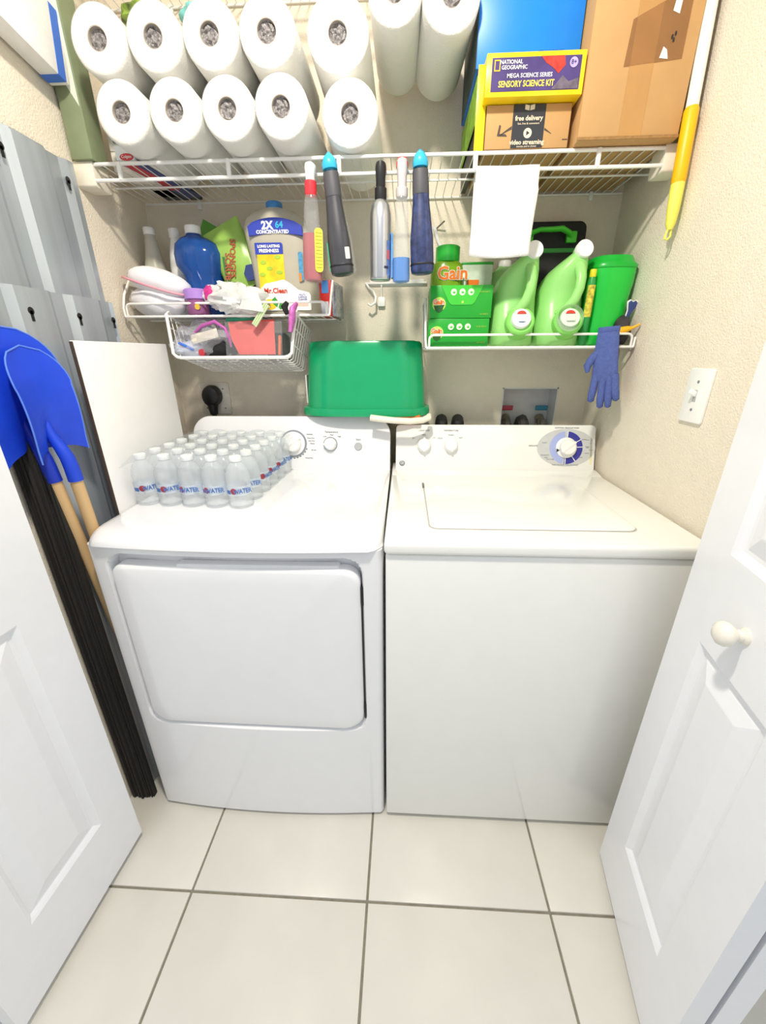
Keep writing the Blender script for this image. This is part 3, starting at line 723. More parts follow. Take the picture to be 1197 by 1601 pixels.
# ================================================================== LONG SHELF: paper towel rolls
def roll_geo(r, ln):
    pr_ = [(0.0215, 0.0), (r - 0.010, 0.0), (r - 0.005, 0.0012), (r - 0.0015, 0.004), (r, 0.009), (r, ln - 0.009), (r - 0.0015, ln - 0.004), (r - 0.005, ln - 0.0012), (r - 0.010, ln), (0.0215, ln)]
    n_ = 40
    g_ = G().loft([[(q * math.cos(2 * PI * j / n_), y_, q * math.sin(2 * PI * j / n_)) for j in range(n_)] for q, y_ in pr_], cap=(False, False))
    return g_
def core_geo(ln):
    n_ = 24
    return G().loft([[(q * math.cos(2 * PI * j / n_), y_, q * math.sin(2 * PI * j / n_)) for j in range(n_)] for q, y_ in ((0.0215, 0.0003), (0.0200, 0.0003), (0.0200, ln - 0.0003), (0.0215, ln - 0.0003))], cap=(False, False))
plug_g = G(); pn = 14
V = [(0, 0.010, 0)]
for k in range(1, 6):
    for j in range(pn):
        a_ = 2 * PI * j / pn; q = 0.0205 * k / 5
        V.append((q * math.cos(a_), 0.008 + 0.007 * noise.noise(Vector((q * 160 * math.cos(a_), q * 160 * math.sin(a_), 1.3))), q * math.sin(a_)))
F = [(0, 1 + j, 1 + (j + 1) % pn) for j in range(pn)] + [(1 + (k - 1) * pn + j, 1 + (k - 1) * pn + (j + 1) % pn, 1 + k * pn + (j + 1) % pn, 1 + k * pn + j) for k in range(1, 5) for j in range(pn)]
plug_me = mesh('film_plug', plug_g.add(V, F), mat('core_film', '8f8a8a', 0.2, var=0.5, scale=160, bump=0.9, bscale=200), smooth=0)
roll_cache = {}
def roll(x, yf, z, r, label, ln=0.275, tilt=0.0, wrap=True):
    key = (round(r, 4), round(ln, 3))
    if key not in roll_cache: roll_cache[key] = (mesh('paper', roll_geo(r, ln), PAPER), mesh('core', core_geo(ln), CARD), mesh('wrapping', roll_geo(r + 0.0012, ln + 0.001), mat('roll_film', 'f4f4f2', 0.1, var=0.03, clear=0.86, bump=0.8, bscale=45)))
    t = thing('paper_towel_roll', label, 'paper roll', (x, yf, z), (tilt, rnd.uniform(-1, 1), 0), group='paper towel rolls on the long shelf')
    obj('paper', roll_cache[key][0], None, t)
    obj('core', roll_cache[key][1], None, t)
    obj('film_plug', plug_me, None, t, rot=(0, rnd.uniform(0, 6), 0))
    if wrap: obj('wrapping', roll_cache[key][2], None, t, loc=(0, -0.0005, 0))
    return t
zb = SH + 0.0642
pos = ['leftmost', 'second from left', 'third from left', 'fourth from left']
for i, x in enumerate((-0.612, -0.488, -0.366, -0.244)): roll(x, 0.382, zb - 0.002, 0.0605, 'wrapped white paper roll, %s in the lower row on the long shelf' % pos[i])
for i, x in enumerate((-0.634, -0.510, -0.386, -0.262)): roll(x, 0.382, zb + 0.121, 0.0610, 'wrapped white paper roll, %s in the upper row on the long shelf' % pos[i])
roll(-0.095, 0.43, SH + 0.0675, 0.066, 'single white paper roll lying above the hanging spray bottles, lower of two', wrap=False)
roll(-0.117, 0.43, SH + 0.204, 0.0690, 'bright white paper roll on top of the single lower one', wrap=False)
roll(0.0085, 0.44, 2.017, 0.0585, 'high white paper roll wedged right of the upper row, left of two', tilt=R(2), wrap=False)
roll(0.131, 0.44, 2.006, 0.0625, 'high white paper roll wedged against the blue box', tilt=R(3), wrap=False)

# ---- boxes on the long shelf
def flatbox(name, label, cat, x0, x1, y0, y1, z0, z1, m, bevel=0.0015, rotz=0.0, group=None):
    t = thing(name, label, cat, ((x0 + x1) / 2, (y0 + y1) / 2, z0), (0, 0, rotz), group=group)
    a_, b_ = (x1 - x0) / 2, (y1 - y0) / 2
    obj('carton', G().box(-a_, a_, -b_, b_, 0, z1 - z0), m, t, bevel=bevel)
    return t, a_, b_, z1 - z0
z0 = SH + 0.0015
t, a_, b_, h_ = flatbox('cardboard_box', 'large plain brown cardboard box taped shut, right end of the long shelf', 'box', 0.431, 0.655, 0.425, 0.735, z0, 2.12, BOX)
obj('packing_tape', G().prism(rrect(-0.022, 0.028, 0.004, h_ - 0.01, 0.001, 1), -b_ - 0.0008, -b_), BOXD, t, smooth=0)
obj('clear_tape', G().prism([(-0.035, 0.125), (0.085, 0.135), (0.085, 0.25), (-0.03, 0.20)], -b_ - 0.0012, -b_ - 0.0006), mat('tape_clear', 'c8a070', 0.25, clear=0.75, coat=0.4), t, smooth=0)
obj('torn_label', G().prism([(0.048, 0.21), (0.062, 0.205), (0.066, 0.265), (0.056, 0.268)], -b_ - 0.0016, -b_ - 0.0009), BOARD, t, smooth=0)
obj('torn_label', G().prism([(0.037, 0.137), (0.055, 0.135), (0.050, 0.15), (0.042, 0.155)], -b_ - 0.0016, -b_ - 0.0009), BOARD, t, smooth=0)
for q in ((0.058, 0.258), (0.060, 0.165), (0.062, 0.175), (0.056, 0.170)): obj('ink_mark', G().prism(circ(q[0], q[1], 0.002, 0.004, 8), -b_ - 0.0022, -b_ - 0.0014), BLKS, t, smooth=0)
obj('flap_edge', G().box(-a_ - 0.0006, a_ + 0.0006, -b_ - 0.0014, -b_ + 0.002, 0.0015, 0.007), BOXE, t, smooth=0)
t, a_, b_, h_ = flatbox('delivery_box', 'small brown delivery box with black printed tape under the yellow kit', 'box', 0.224, 0.418, 0.452, 0.70, z0, 1.8275, BOX)
TAPE = mat('delivery_tape', '33343a', 0.35)
obj('black_tape', G().prism(rrect(-0.036, 0.038, 0.0005, h_ - 0.0005, 0.0005, 1), -b_ - 0.0008, -b_), TAPE, t, smooth=0)
CREAM = mat('print_cream', 'e6d8bf', 0.6)
text(t, 'free delivery', 0.0125, (0.001, -b_ - 0.0012, 0.055), CREAM, bold=0.0003)
text(t, 'fast, free & convenient', 0.0055, (0.001, -b_ - 0.0012, 0.0455), CREAM)
text(t, 'video streaming', 0.0125, (0.001, -b_ - 0.0012, 0.011), CREAM, bold=0.0003)
text(t, 'movies and tv shows', 0.0055, (0.001, -b_ - 0.0012, 0.0035), CREAM)
pb = obj('play_badge', G().prism(circ(0.001, 0.028, 0.0095), -b_ - 0.0013, -b_ - 0.0008), CREAM, t, smooth=0)
obj('play_arrow', G().prism([(-0.002, 0.0235), (0.0055, 0.028), (-0.002, 0.0325)], -b_ - 0.0018, -b_ - 0.0012), TAPE, pb, smooth=0)
for s in (-1, 1): obj('parcel_icon', G().prism([(0.001 + s * 0.001, 0.069), (0.001 + s * 0.011, 0.071), (0.001 + s * 0.011, 0.080), (0.001 + s * 0.001, 0.078)], -b_ - 0.0013, -b_ - 0.0008), CREAM, t, smooth=0)
INK = mat('box_ink', '4a4038', 0.6)
g = G()
NA = 14
for i in range(NA):
    def sm(q):   # curved arrow sweeping under
        x_ = -0.062 + 0.118 * q; zc = 0.026 + 0.021 * math.sin(PI * q) ; w_ = 0.0005 + 0.0038 * math.sin(PI * min(1, q * 0.98 + 0.02))
        return x_, zc, w_
    A, B = sm(i / NA), sm((i + 1) / NA)
    if -0.040 < A[0] < 0.036: continue
    g.add([(A[0], -b_ - 0.0006, A[1] - A[2]), (B[0], -b_ - 0.0006, B[1] - B[2]), (B[0], -b_ - 0.0006, B[1] + B[2]), (A[0], -b_ - 0.0006, A[1] + A[2])], [(0, 1, 2, 3)])
g.add([(-0.066, -b_ - 0.0006, 0.045), (-0.062, -b_ - 0.0006, 0.043), (-0.064, -b_ - 0.0006, 0.028), (-0.070, -b_ - 0.0006, 0.024)], [(0, 1, 2, 3)])
g.add([(-0.070, -b_ - 0.0006, 0.024), (-0.064, -b_ - 0.0006, 0.028), (-0.050, -b_ - 0.0006, 0.0275), (-0.046, -b_ - 0.0006, 0.023)], [(0, 1, 2, 3)])
obj('smile_arrow', g, INK, t, smooth=0)
obj('flap_seam', G().box(0.083, 0.095, -b_ - 0.0005, -b_ + 0.001, 0.0135, 0.0155), INK, t, smooth=0)
# yellow science kit
t, a_, b_, h_ = flatbox('science_kit_box', 'yellow and purple science kit box on top of the brown delivery box', 'box', 0.212, 0.427, 0.425, 0.705, 1.8290, 1.9035, mat('kit_yellow', 'f7d410', 0.3, coat=0.3))
obj('purple_face', G().prism(rrect(-a_ + 0.012, a_ - 0.010, 0.009, h_ - 0.009, 0.0005, 1), -b_ - 0.0008, -b_), mat('kit_purple', '4b3a78', 0.4, var=0.25, scale=14), t, smooth=0)
YEL = mat('kit_lemon', 'f6e75a', 0.4); RED = mat('lava_red', 'd83a2c', 0.5, var=0.4, scale=60)
yy = -b_ - 0.0014
text(t, 'NATIONAL', 0.0098, (-0.054, yy, 0.0575), WHT, bold=0.0001)
text(t, 'GEOGRAPHIC', 0.0098, (-0.0465, yy, 0.0485), WHT, bold=0.0001, sx=0.92)
g = G().box(-0.0905, -0.0885, yy, yy + 0.0006, 0.043, 0.062).box(-0.0795, -0.0775, yy, yy + 0.0006, 0.043, 0.062).box(-0.0885, -0.0795, yy, yy + 0.0006, 0.043, 0.045).box(-0.0885, -0.0795, yy, yy + 0.0006, 0.060, 0.062)
obj('frame_logo', g, mat('logo_yellow', 'f4c51c', 0.4), t, smooth=0)
text(t, 'MEGA SCIENCE SERIES', 0.0102, (-0.012, yy, 0.0345), WHT, bold=0.0001, sx=0.98)
text(t, 'SENSORY SCIENCE KIT', 0.0150, (-0.018, yy, 0.0205), YEL, bold=0.0003, sx=0.80)
obj('lava', G().prism([(0.010, 0.0655), (0.060, 0.0655), (0.064, 0.050), (0.050, 0.036), (0.038, 0.046), (0.022, 0.054)], yy, yy + 0.0005), RED, t, smooth=0)
obj('volcano', G().prism([(0.038, 0.010), (0.095, 0.010), (0.095, 0.028), (0.074, 0.022), (0.060, 0.033), (0.052, 0.024)], yy, yy + 0.0005), mat('volcano_grey', '6d6272', 0.5, var=0.3, scale=80), t, smooth=0)
ag = obj('age_badge', G().prism(circ(0.081, 0.0535, 0.0088), yy - 0.0004, yy + 0.0003), mat('badge_lilac', 'b9a9e6', 0.4), t, smooth=0)
text(ag, '8+', 0.0110, (0.081, yy - 0.0008, 0.0535), mat('badge_text', '3c2c72', 0.5))
# blue storage box behind
t, a_, b_, h_ = flatbox('blue_box', 'tall bright blue box behind the yellow science kit', 'box', 0.1965, 0.4285, 0.710, 0.740, z0, 2.16, mat('box_blue', '1583ea', 0.35, var=0.03))
t.location.y = 0.0
for c_ in list(t.children): bpy.data.objects.remove(c_)
bpy.data.objects.remove(t)
t = thing('blue_box', 'tall bright blue box behind the yellow science kit', 'box', (0.313, 0.60, 1.9045))
obj('carton', G().box(-0.117, 0.115, -0.120, 0.13, 0, 0.24), mat('box_blue', '1583ea', 0.35, var=0.03), t, bevel=0.002)
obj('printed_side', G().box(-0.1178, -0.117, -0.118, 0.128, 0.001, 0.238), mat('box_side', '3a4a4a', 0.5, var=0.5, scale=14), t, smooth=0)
text(t, 'SLIDE OUT DRAWER', 0.0055, (-0.05, -0.1204, 0.022), mat('box_blue_ink', '0f5fb4', 0.5)); text(t, 'KEEP AWAY FROM FIRE', 0.0055, (0.05, -0.1204, 0.026), mat('box_blue_ink', '0f5fb4', 0.5))
t = thing('game_box', 'thin dark box with green side standing left of the delivery box', 'box', (0.210, 0.595, z0))
obj('carton', G().box(-0.0065, 0.0085, -0.135, 0.14, 0, 0.155), mat('game_dark', '3b3a36', 0.5, var=0.4, scale=40), t, bevel=0.001)
obj('yellow_edge', G().box(-0.0108, 0.0118, -0.1375, -0.134, 0.0, 0.1552), mat('kit_yellow', 'f7d410', 0.3), t, bevel=0.0008)
obj('green_side', G().box(-0.0112, -0.0104, -0.13, 0.14, 0.05, 0.14), mat('game_green', '86b52e', 0.5, var=0.4, scale=50), t, smooth=0)

# ---- left end of the long shelf
t = thing('olive_box', 'olive green box standing upright at the left end of the long shelf', 'box', (-0.767, 0.545, z0))
obj('carton', G().box(-0.028, 0.026, -0.105, -0.045, 0, 0.33), mat('olive_card', '85906f', 0.6, var=0.08), t, bevel=0.002)
obj('pale_panel', G().prism([(0.000, 0.14), (0.022, 0.10), (0.022, 0.32), (-0.026, 0.32), (-0.026, 0.20)], -0.1058, -0.105), mat('olive_label', 'dfe3d6', 0.5), t, smooth=0)
t = thing('white_carton', 'white carton with a blue stripe jutting out above the metal panels', 'box', (-0.772, 0.40, 1.884), (R(-9), 0, 0))
obj('carton', G().box(-0.022, 0.022, -0.16, 0.030, 0.0, 0.13), mat('carton_white', 'f2f1ee', 0.45), t, bevel=0.002)
obj('blue_stripe', G().box(-0.0226, 0.0226, -0.002, 0.020, -0.0006, 0.1306), mat('stripe_blue', '3f74d6', 0.45), t, smooth=0)
t = thing('drawer_box', 'small white three-drawer box behind the olive box', 'box', (-0.722, 0.605, z0))
obj('shell', G().box(-0.016, 0.060, -0.09, 0.10, 0, 0.12), mat('drawer_cream', 'efe9dc', 0.5), t, bevel=0.002)
for i in range(3):
    dq = obj('drawer', G().box(-0.014, 0.058, -0.093, -0.089, 0.004 + i * 0.038, 0.038 + i * 0.038), mat('drawer_cream', 'efe9dc', 0.5), t, bevel=0.0015)
    obj('knob', G().lathe([(0.003, 0), (0.004, 0.004), (0.001, 0.006)], 12), GREY, dq, loc=(0.004, -0.093, 0.022 + i * 0.038), rot=(PI / 2, 0, 0))
t = thing('toothpaste_carton', 'flattened red and blue toothpaste carton lying on the wires under the rolls', 'carton', (-0.640, 0.595, SH + 0.0002), (0, 0, R(-10)))
obj('carton', G().box(-0.026, 0.030, -0.125, 0.115, 0, 0.0010), mat('tp_blue', '3b4a86', 0.4), t, smooth=0)
obj('red_band', G().box(-0.024, 0.006, -0.1255, 0.05, -0.0001, 0.0012), mat('tp_red', 'c8323c', 0.4), t, smooth=0)
t = thing('toothpaste_box', 'white and red toothpaste box front peeking out beneath the lower rolls', 'box', (-0.668, 0.462, z0), (0, 0, R(0)))
obj('carton', G().box(-0.026, 0.022, 0, 0.022, 0.004, 0.034), mat('tp_white', 'e8eef4', 0.4), t, bevel=0.001)
obj('red_oval', G().prism(circ(0.002, 0.010, 0.018, 0.0075, 24), -0.0006, 0.0), mat('tp_red', 'c8323c', 0.4), t, smooth=0)
text(t, 'Colgate', 0.0085, (0.002, -0.001, 0.0105), WHT)
obj('dark_tray', G().box(-0.06, 0.06, -0.045, 0.045, 0, 0.012), BLK, loc=(-0.662, 0.690, z0), bevel=0.003, label='flat black tray seen through the wires at the back of the long shelf', cat='tray')

# ---- pole
t = thing('paint_pole', 'white and yellow pole hanging by the right wall over the big box', 'pole', (0.672, 0.405, 1.548), (R(-3.5), R(-0.5), 0))
obj('shaft', G().tube([(0, 0, 0.24), (0, 0, 0.80)], 0.0125, 16), mat('pole_white', 'f3f1ec', 0.4), t)
obj('grip', G().tube([(0, 0, 0.105), (0, 0, 0.115), (0, 0, 0.245), (0, 0, 0.25)], [0.0125, 0.0150, 0.0150, 0.0128], 18), mat('grip_yellow', 'f6b800', 0.4), t)
obj('sleeve', G().tube([(0, 0, 0.11), (0, 0, 0.06), (0.0, 0, 0.03), (0, 0, 0.018)], [0.0145, 0.0135, 0.0105, 0.006], 16), mat('sleeve_pale', 'f0e765', 0.5), t)
obj('hang_loop', G().tube([(-0.003, 0, 0.022), (-0.007, 0, 0.008), (-0.008, 0, 0.0), (-0.002, 0, -0.002), (0.004, 0, 0.004), (0.004, 0, 0.020)], 0.0025, 8), mat('sleeve_pale', 'f0e765', 0.5), t)

# ---- white cloth over the lip
g = G(); NU, NV = 22, 30; V = []
for j in range(NV + 1):
    v = j / NV
    for i in range(NU + 1):
        u = i / NU
        x = 0.207 + 0.152 * u
        s_ = v * 0.30
        if s_ < 0.09:
            yy_ = YF + 0.012 + 0.09 - s_; zz_ = SH + 0.004
            if s_ > 0.075: zz_ -= (s_ - 0.075) * 0.6
            yy_ = YF + 0.02; zz_ = SH - 0.05 - 0.10 + s_ * 1.05 if True else zz_
        else:
            d_ = s_ - 0.09
            q = min(1, d_ / 0.028); an = PI * q
            if d_ < 0.028: yy_ = YF + 0.005 + 0.013 * math.cos(an) ; zz_ = SH - 0.0395 + 0.012 * math.sin(an)
            else: yy_ = YF - 0.009 - 0.004 * (d_ - 0.028) / 0.18; zz_ = SH - 0.040 - (d_ - 0.028) * 0.98
        wv = 0.0035 * math.sin(u * 7 + v * 3) * (0.2 + v) + 0.0015 * noise.noise(Vector((u * 5, v * 6, 2)))
        V.append((x + (0.004 * math.sin(v * 5) if v > 0.5 else 0), yy_ - wv * 0.7, zz_ - (0.006 * math.sin(u * 3) if v > 0.95 else 0)))
F = [(i + j * (NU + 1), i + 1 + j * (NU + 1), i + 1 + (j + 1) * (NU + 1), i + (j + 1) * (NU + 1)) for j in range(NV) for i in range(NU)]
g.add(V, F); g.xf(Matrix.Translation((-0.283, -YF, -1.70)))
cl = obj('hand_towel', g, mat('towel_cotton', 'f7f6f3', 0.95, var=0.02, bump=0.5, bscale=400), loc=(0.283, YF, 1.70), smooth=180, label='small white hand towel draped over the shelf lip', cat='towel')
md = cl.modifiers.new('thick', 'SOLIDIFY'); md.thickness = 0.003

# ================================================================== HANGING SPRAY BOTTLES
def spray(label, x, zt, zb_, lean, prof, body, head, headc, collar=None, e=2.2, ry=0.8, name='spray_bottle', extras=None):
    """hangs by its trigger from the lip rail; origin at bottle bottom"""
    t = thing(name, label, 'spray bottle', (x, YF - 0.030, zb_), (0, lean, 0), group='spray bottles hanging from the long shelf')
    obj('bottle', G().loft([sring(0, 0, z, r, r * ry, e, 28) for r, z in prof]), body, t, smooth=45)
    zn = prof[-1][1]; hz = zt - zb_
    if collar: obj('collar', G().lathe([(0.0135, zn - 0.004), (0.0145, zn), (0.0145, zn + collar[1]), (0.012, zn + collar[1] + 0.002)], 20), collar[0], t)
    z1 = zn + (collar[1] if collar else 0.0)
    # head: rear shroud towards the viewer, nozzle pointing back over the rail
    hd = obj('spray_head', G().loft([sring(0, 0.0, z1, 0.011, 0.011, 2.5, 18), sring(0, -0.001, z1 + (hz - z1) * 0.35, 0.0115, 0.013, 2.6, 18), sring(0, 0.004, z1 + (hz - z1) * 0.7, 0.0135, 0.021, 2.4, 18), sring(0, 0.010, hz - 0.006, 0.0125, 0.026, 2.4, 18), sring(0, 0.014, hz, 0.006, 0.016, 2.2, 18)]), headc, t, smooth=50)
    obj('nozzle', G().tube([(0, 0.03, hz - 0.014), (0, 0.050, hz - 0.014)], 0.0075, 14), headc, hd)
    obj('trigger', G().tube([(0, 0.028, hz - 0.018), (0, 0.040, hz - 0.035), (0, 0.043, hz - 0.055)], [0.005, 0.0055, 0.004], 10), headc, hd)
    return t
CLR = mat('clear_bottle', 'f0f2f3', 0.06, var=0.02, clear=0.86)
CYAN = mat('trigger_cyan', '35b3dc', 0.35); REDP = mat('trigger_red', 'e03440', 0.4); GRYP = mat('neck_grey', '4a4a50', 0.5); CHAR = mat('sleeve_charcoal', '3b3b42', 0.35, coat=0.2, var=0.12)
NAVY = mat('sleeve_navy', '2c3762', 0.3, coat=0.2, var=0.45, scale=70); FROST = mat('trigger_frost', 'c9c3c6', 0.35)
t = spray('clear spray bottle with red liquid and yellow label, leftmost of the hanging row', -0.203, 1.724, 1.468, R(2.0), [(0.018, 0), (0.024, 0.003), (0.026, 0.012), (0.0245, 0.10), (0.0205, 0.13), (0.0190, 0.155), (0.0165, 0.180), (0.0130, 0.192)], CLR, None, WHT, (REDP, 0.024), ry=0.9)
obj('red_liquid', G().loft([sring(0, 0, z, r, r * 0.9, 2.2, 24) for r, z in ((0.016, 0.003), (0.0235, 0.006), (0.0250, 0.013), (0.0238, 0.09), (0.0225, 0.108))]), mat('liquid_red', 'b8404a', 0.15, clear=0.1), t)
obj('yellow_label', G().prism(rrect(0.003, 0.0235, 0.022, 0.118, 0.009, 5), -0.0248, -0.0232), mat('label_yellow', 'efe04a', 0.5), t, rot=(0, 0, R(18)), smooth=0)
for i in range(11): obj('label_line', G().box(0.0055, 0.0215, -0.0253, -0.0246, 0.032 + i * 0.0075, 0.0328 + i * 0.0075), mat('label_ink', '6b6a2c', 0.6), t, rot=(0, 0, R(18)), smooth=0)
def dark_spray(label, x, zb_, lean, m, hc):
    t = spray(label, x, 1.738, zb_, lean, [(0.020, 0), (0.028, 0.003), (0.0300, 0.012), (0.0290, 0.022), (0.0295, 0.03), (0.0290, 0.075), (0.0245, 0.115), (0.0210, 0.150), (0.0195, 0.172), (0.0190, 0.198), (0.0180, 0.216)], m, None, hc, None, e=2.4, ry=0.85)
    obj('neck_sleeve', G().loft([sring(0, 0, z, r, r * 0.88, 2.3, 24) for r, z in ((0.0200, 0.168), (0.0202, 0.172), (0.0198, 0.196), (0.0186, 0.217), (0.013, 0.220))]), GRYP, t)
    obj('base_ring', G().loft([sring(0, 0, z, r, r * 0.86, 2.4, 28) for r, z in ((0.0302, 0.019), (0.0308, 0.021), (0.0302, 0.023))], cap=(False, False)), BLK, t)
    return t
def cyan_cap(t, hz):
    obj('domed_shroud', G().loft([sring(0, -0.002, hz - 0.036, 0.018, 0.018, 2.2, 22), sring(0, -0.003, hz - 0.026, 0.0185, 0.020, 2.2, 22), sring(0, 0.0, hz - 0.012, 0.0135, 0.018, 2.0, 22), sring(0, 0.006, hz, 0.004, 0.008, 2, 22)]), CYAN, t, smooth=60)
t = dark_spray('charcoal spray bottle with a cyan head, second in the hanging row', -0.124, 1.484, R(-5.5), CHAR, CYAN); cyan_cap(t, 0.258)
obj('clear_back', G().loft([sring(0.012, 0.016, z, r, r * 0.7, 2.2, 20) for r, z in ((0.018, 0.004), (0.024, 0.012), (0.021, 0.07), (0.012, 0.13))]), CLR, t)
obj('price_label', G().prism(rrect(0.006, 0.018, 0.032, 0.058, 0.001, 1), -0.0275, -0.0262), mat('label_grey', 'c8cacb', 0.5), t, rot=(0, 0, R(20)), smooth=0)
obj('green_label', G().prism(rrect(-0.0315, -0.026, 0.01, 0.075, 0.002, 3), -0.008, 0.012), mat('label_teal', '3f9c78', 0.5), t, smooth=0)
t = dark_spray('navy patterned spray bottle with a cyan head, rightmost of the hanging row', 0.083, 1.484, R(-3.0), NAVY, CYAN); cyan_cap(t, 0.257)
t = spray('brushed aluminium spray bottle with a black head in the hanging row', -0.026, 1.722, 1.471, R(0.6), [(0.024, 0), (0.0262, 0.002), (0.0265, 0.006), (0.0265, 0.132), (0.0255, 0.146), (0.0215, 0.162), (0.0140, 0.172), (0.0100, 0.176)], mat('brushed_aluminium', 'c6c8cc', 0.3, metal=0.95, var=0.1, aniso=True), None, BLK, (BLK, 0.020), e=2.0, ry=1.0)
obj('blue_label', G().loft([[(0.0268 * math.cos(R(q)), 0.0268 * math.sin(R(q)), z) for q in range(-62, 30, 8)] for z in (0.012, 0.085)], cap=(False, False)) if False else cyl_patch(0.0268, -52, 40, 0.01, 0.085, 10), mat('alu_label_blue', '5a78b4', 0.4, var=0.4, scale=60), t)
obj('red_dot', cyl_patch(0.0270, -50, -28, 0.045, 0.065, 5), mat('alu_label_red', 'c06068', 0.4), t)
obj('dark_bar', cyl_patch(0.0270, -66, -40, 0.024, 0.030, 5), mat('alu_bar', '1f2c4c', 0.5), t)
t = spray('slim clear spray bottle with a little blue liquid and red tip', 0.028, 1.727, 1.464, R(0), [(0.017, 0), (0.0215, 0.003), (0.0225, 0.014), (0.0220, 0.06), (0.0180, 0.10), (0.0160, 0.14), (0.0155, 0.178), (0.0125, 0.188)], CLR, None, FROST, (FROST, 0.014), ry=0.95)
obj('red_tip', G().loft([sring(0, 0.004, 0.244, 0.0145, 0.017, 2.4, 18), sring(0, 0.006, 0.252, 0.0145, 0.017, 2.4, 18), sring(0, 0.010, 0.264, 0.011, 0.011, 2.4, 18)]), REDP, t)
obj('blue_liquid', G().loft([sring(0, 0, z, r, r * 0.95, 2.2, 24) for r, z in ((0.015, 0.002), (0.021, 0.005), (0.0219, 0.014), (0.0215, 0.052), (0.0213, 0.056))]), mat('liquid_blue', '0f80d8', 0.1, clear=0.05), t)
obj('blue_sticker', G().prism(rrect(-0.026, -0.0215, 0.012, 0.11, 0.002, 3), -0.010, 0.010), mat('sticker_blue', '4c8fd8', 0.5, var=0.3, scale=50), t, smooth=0)

# ================================================================== LEFT SHELF CONTENTS
zl = LZ + 0.0005
def bottle(name, label, cat, x, y, z, rings, m, capm=None, capr=0.012, caph=0.018, e=2.0, rot=(0, 0, 0), group=None, smooth=50):
    t = thing(name, label, cat, (x, y, z), rot, group=group)
    obj('bottle', G().loft([sring(r[2] if len(r) > 4 else 0, r[3] if len(r) > 4 else 0, r[1], r[0], (r[4] if len(r) > 4 else r[0]), e, 30) for r in rings]), m, t, smooth=smooth)
    if capm:
        zt = rings[-1][1]; cx = rings[-1][2] if len(rings[-1]) > 4 else 0; cy = rings[-1][3] if len(rings[-1]) > 4 else 0
        obj('cap', G().lathe([(capr * 0.96, -0.003), (capr, -0.002), (capr, caph - 0.003), (capr * 0.9, caph), (0.001, caph)], 24, (cx, cy, zt)), capm, t)
    return t
t = bottle('refill_bottle', 'translucent bottle of pale yellow liquid at the left end of the left shelf', 'bottle', -0.752, 0.655, zl, [(0.030, 0), (0.034, 0.004), (0.035, 0.02), (0.034, 0.12), (0.030, 0.15), (0.0225, 0.185), (0.019, 0.208), (0.0175, 0.222), (0.0155, 0.224), (0.0150, 0.238)], mat('natural_plastic', 'dedcd0', 0.35, clear=0.35), WHT, 0.0165, 0.016)
obj('yellow_liquid', G().lathe([(0.028, 0.003), (0.033, 0.006), (0.034, 0.02), (0.033, 0.12), (0.029, 0.15), (0.0255, 0.168), (0.001, 0.168)], 26), mat('liquid_pale_yellow', 'd6cf8a', 0.2, clear=0.2), t)
t = bottle('white_bottle', 'narrow white bottle beside the translucent one on the left shelf', 'bottle', -0.682, 0.672, zl, [(0.025, 0), (0.027, 0.004), (0.027, 0.15), (0.0235, 0.185), (0.0190, 0.205), (0.0150, 0.222), (0.0140, 0.225), (0.0140, 0.232)], WHT, WHT, 0.0165, 0.022)
bluel = mat('blue_bottle', '2257a8', 0.1, var=0.15, clear=0.3)
t = bottle('blue_jug', 'round-shouldered blue liquid jug with a white cap on the left shelf', 'bottle', -0.583, 0.610, zl, [(0.052, 0.0, 0.004, 0, 0.045), (0.060, 0.008, 0.004, 0, 0.050), (0.062, 0.06, 0.003, 0, 0.052), (0.056, 0.10, 0.004, 0, 0.046), (0.058, 0.115, 0.004, 0, 0.048), (0.071, 0.14, 0, 0, 0.055), (0.073, 0.17, 0, 0, 0.055), (0.064, 0.196, -0.003, 0, 0.048), (0.044, 0.210, -0.008, 0, 0.036), (0.022, 0.218, -0.010, 0, 0.022), (0.0185, 0.226, -0.010, 0, 0.0185)], bluel, WHT, 0.0225, 0.018, e=2.2)
obj('neck_ring', G().lathe([(0.0188, 0.222), (0.0215, 0.223), (0.0215, 0.226), (0.0188, 0.227)], 24, (-0.010, 0, 0)), mat('clear_bottle', 'f0f2f3', 0.06), t)
def pouch(name, label, cat, loc, rot, w_, h_, th, m, parts=(), seed=0):
    t = thing(name, label, cat, loc, rot)
    g = G(); N = 16; V = []
    for k in (0, 1):
        for j in range(N + 1):
            for i in range(N + 1):
                u, v = i / N * 2 - 1, j / N * 2 - 1
                bul = (1 - abs(u) ** 3) * (1 - abs(v) ** 3)
                d = th * bul + 0.002 + (0.0025 * noise.noise(Vector((u * 3, v * 3, seed + k))) if bul > 0.02 else 0)
                V.append((u * w_ / 2, -d if k == 0 else d * 0.6, (v + 1) * h_ / 2))
    n1 = N + 1; off = n1 * n1; F = []
    for k in (0, 1):
        for j in range(N):
            for i in range(N): a = k * off + j * n1 + i; F.append((a, a + 1, a + 1 + n1, a + n1))
    for i in range(N):
        for a, b in ((i, i + 1), (N * n1 + i, N * n1 + i + 1), (i * n1, (i + 1) * n1), (i * n1 + N, (i + 1) * n1 + N)): F.append((a, b, b + off, a + off))
    obj('pouch', g.add(V, F), m, t, smooth=60)
    return t
t = pouch('green_packet', 'dark green packet leaning behind the blue jug', 'packet', (-0.615, 0.690, LZ + 0.120), (0, R(28), 0), 0.11, 0.155, 0.008, mat('packet_green', '5da03c', 0.35, var=0.1), seed=2)
t2 = obj('white_label', G().prism(rrect(0.002, 0.052, 0.02, 0.10, 0.004, 3), -0.0115, -0.0105), mat('label_pale', 'cfd6dc', 0.5), t, smooth=0)
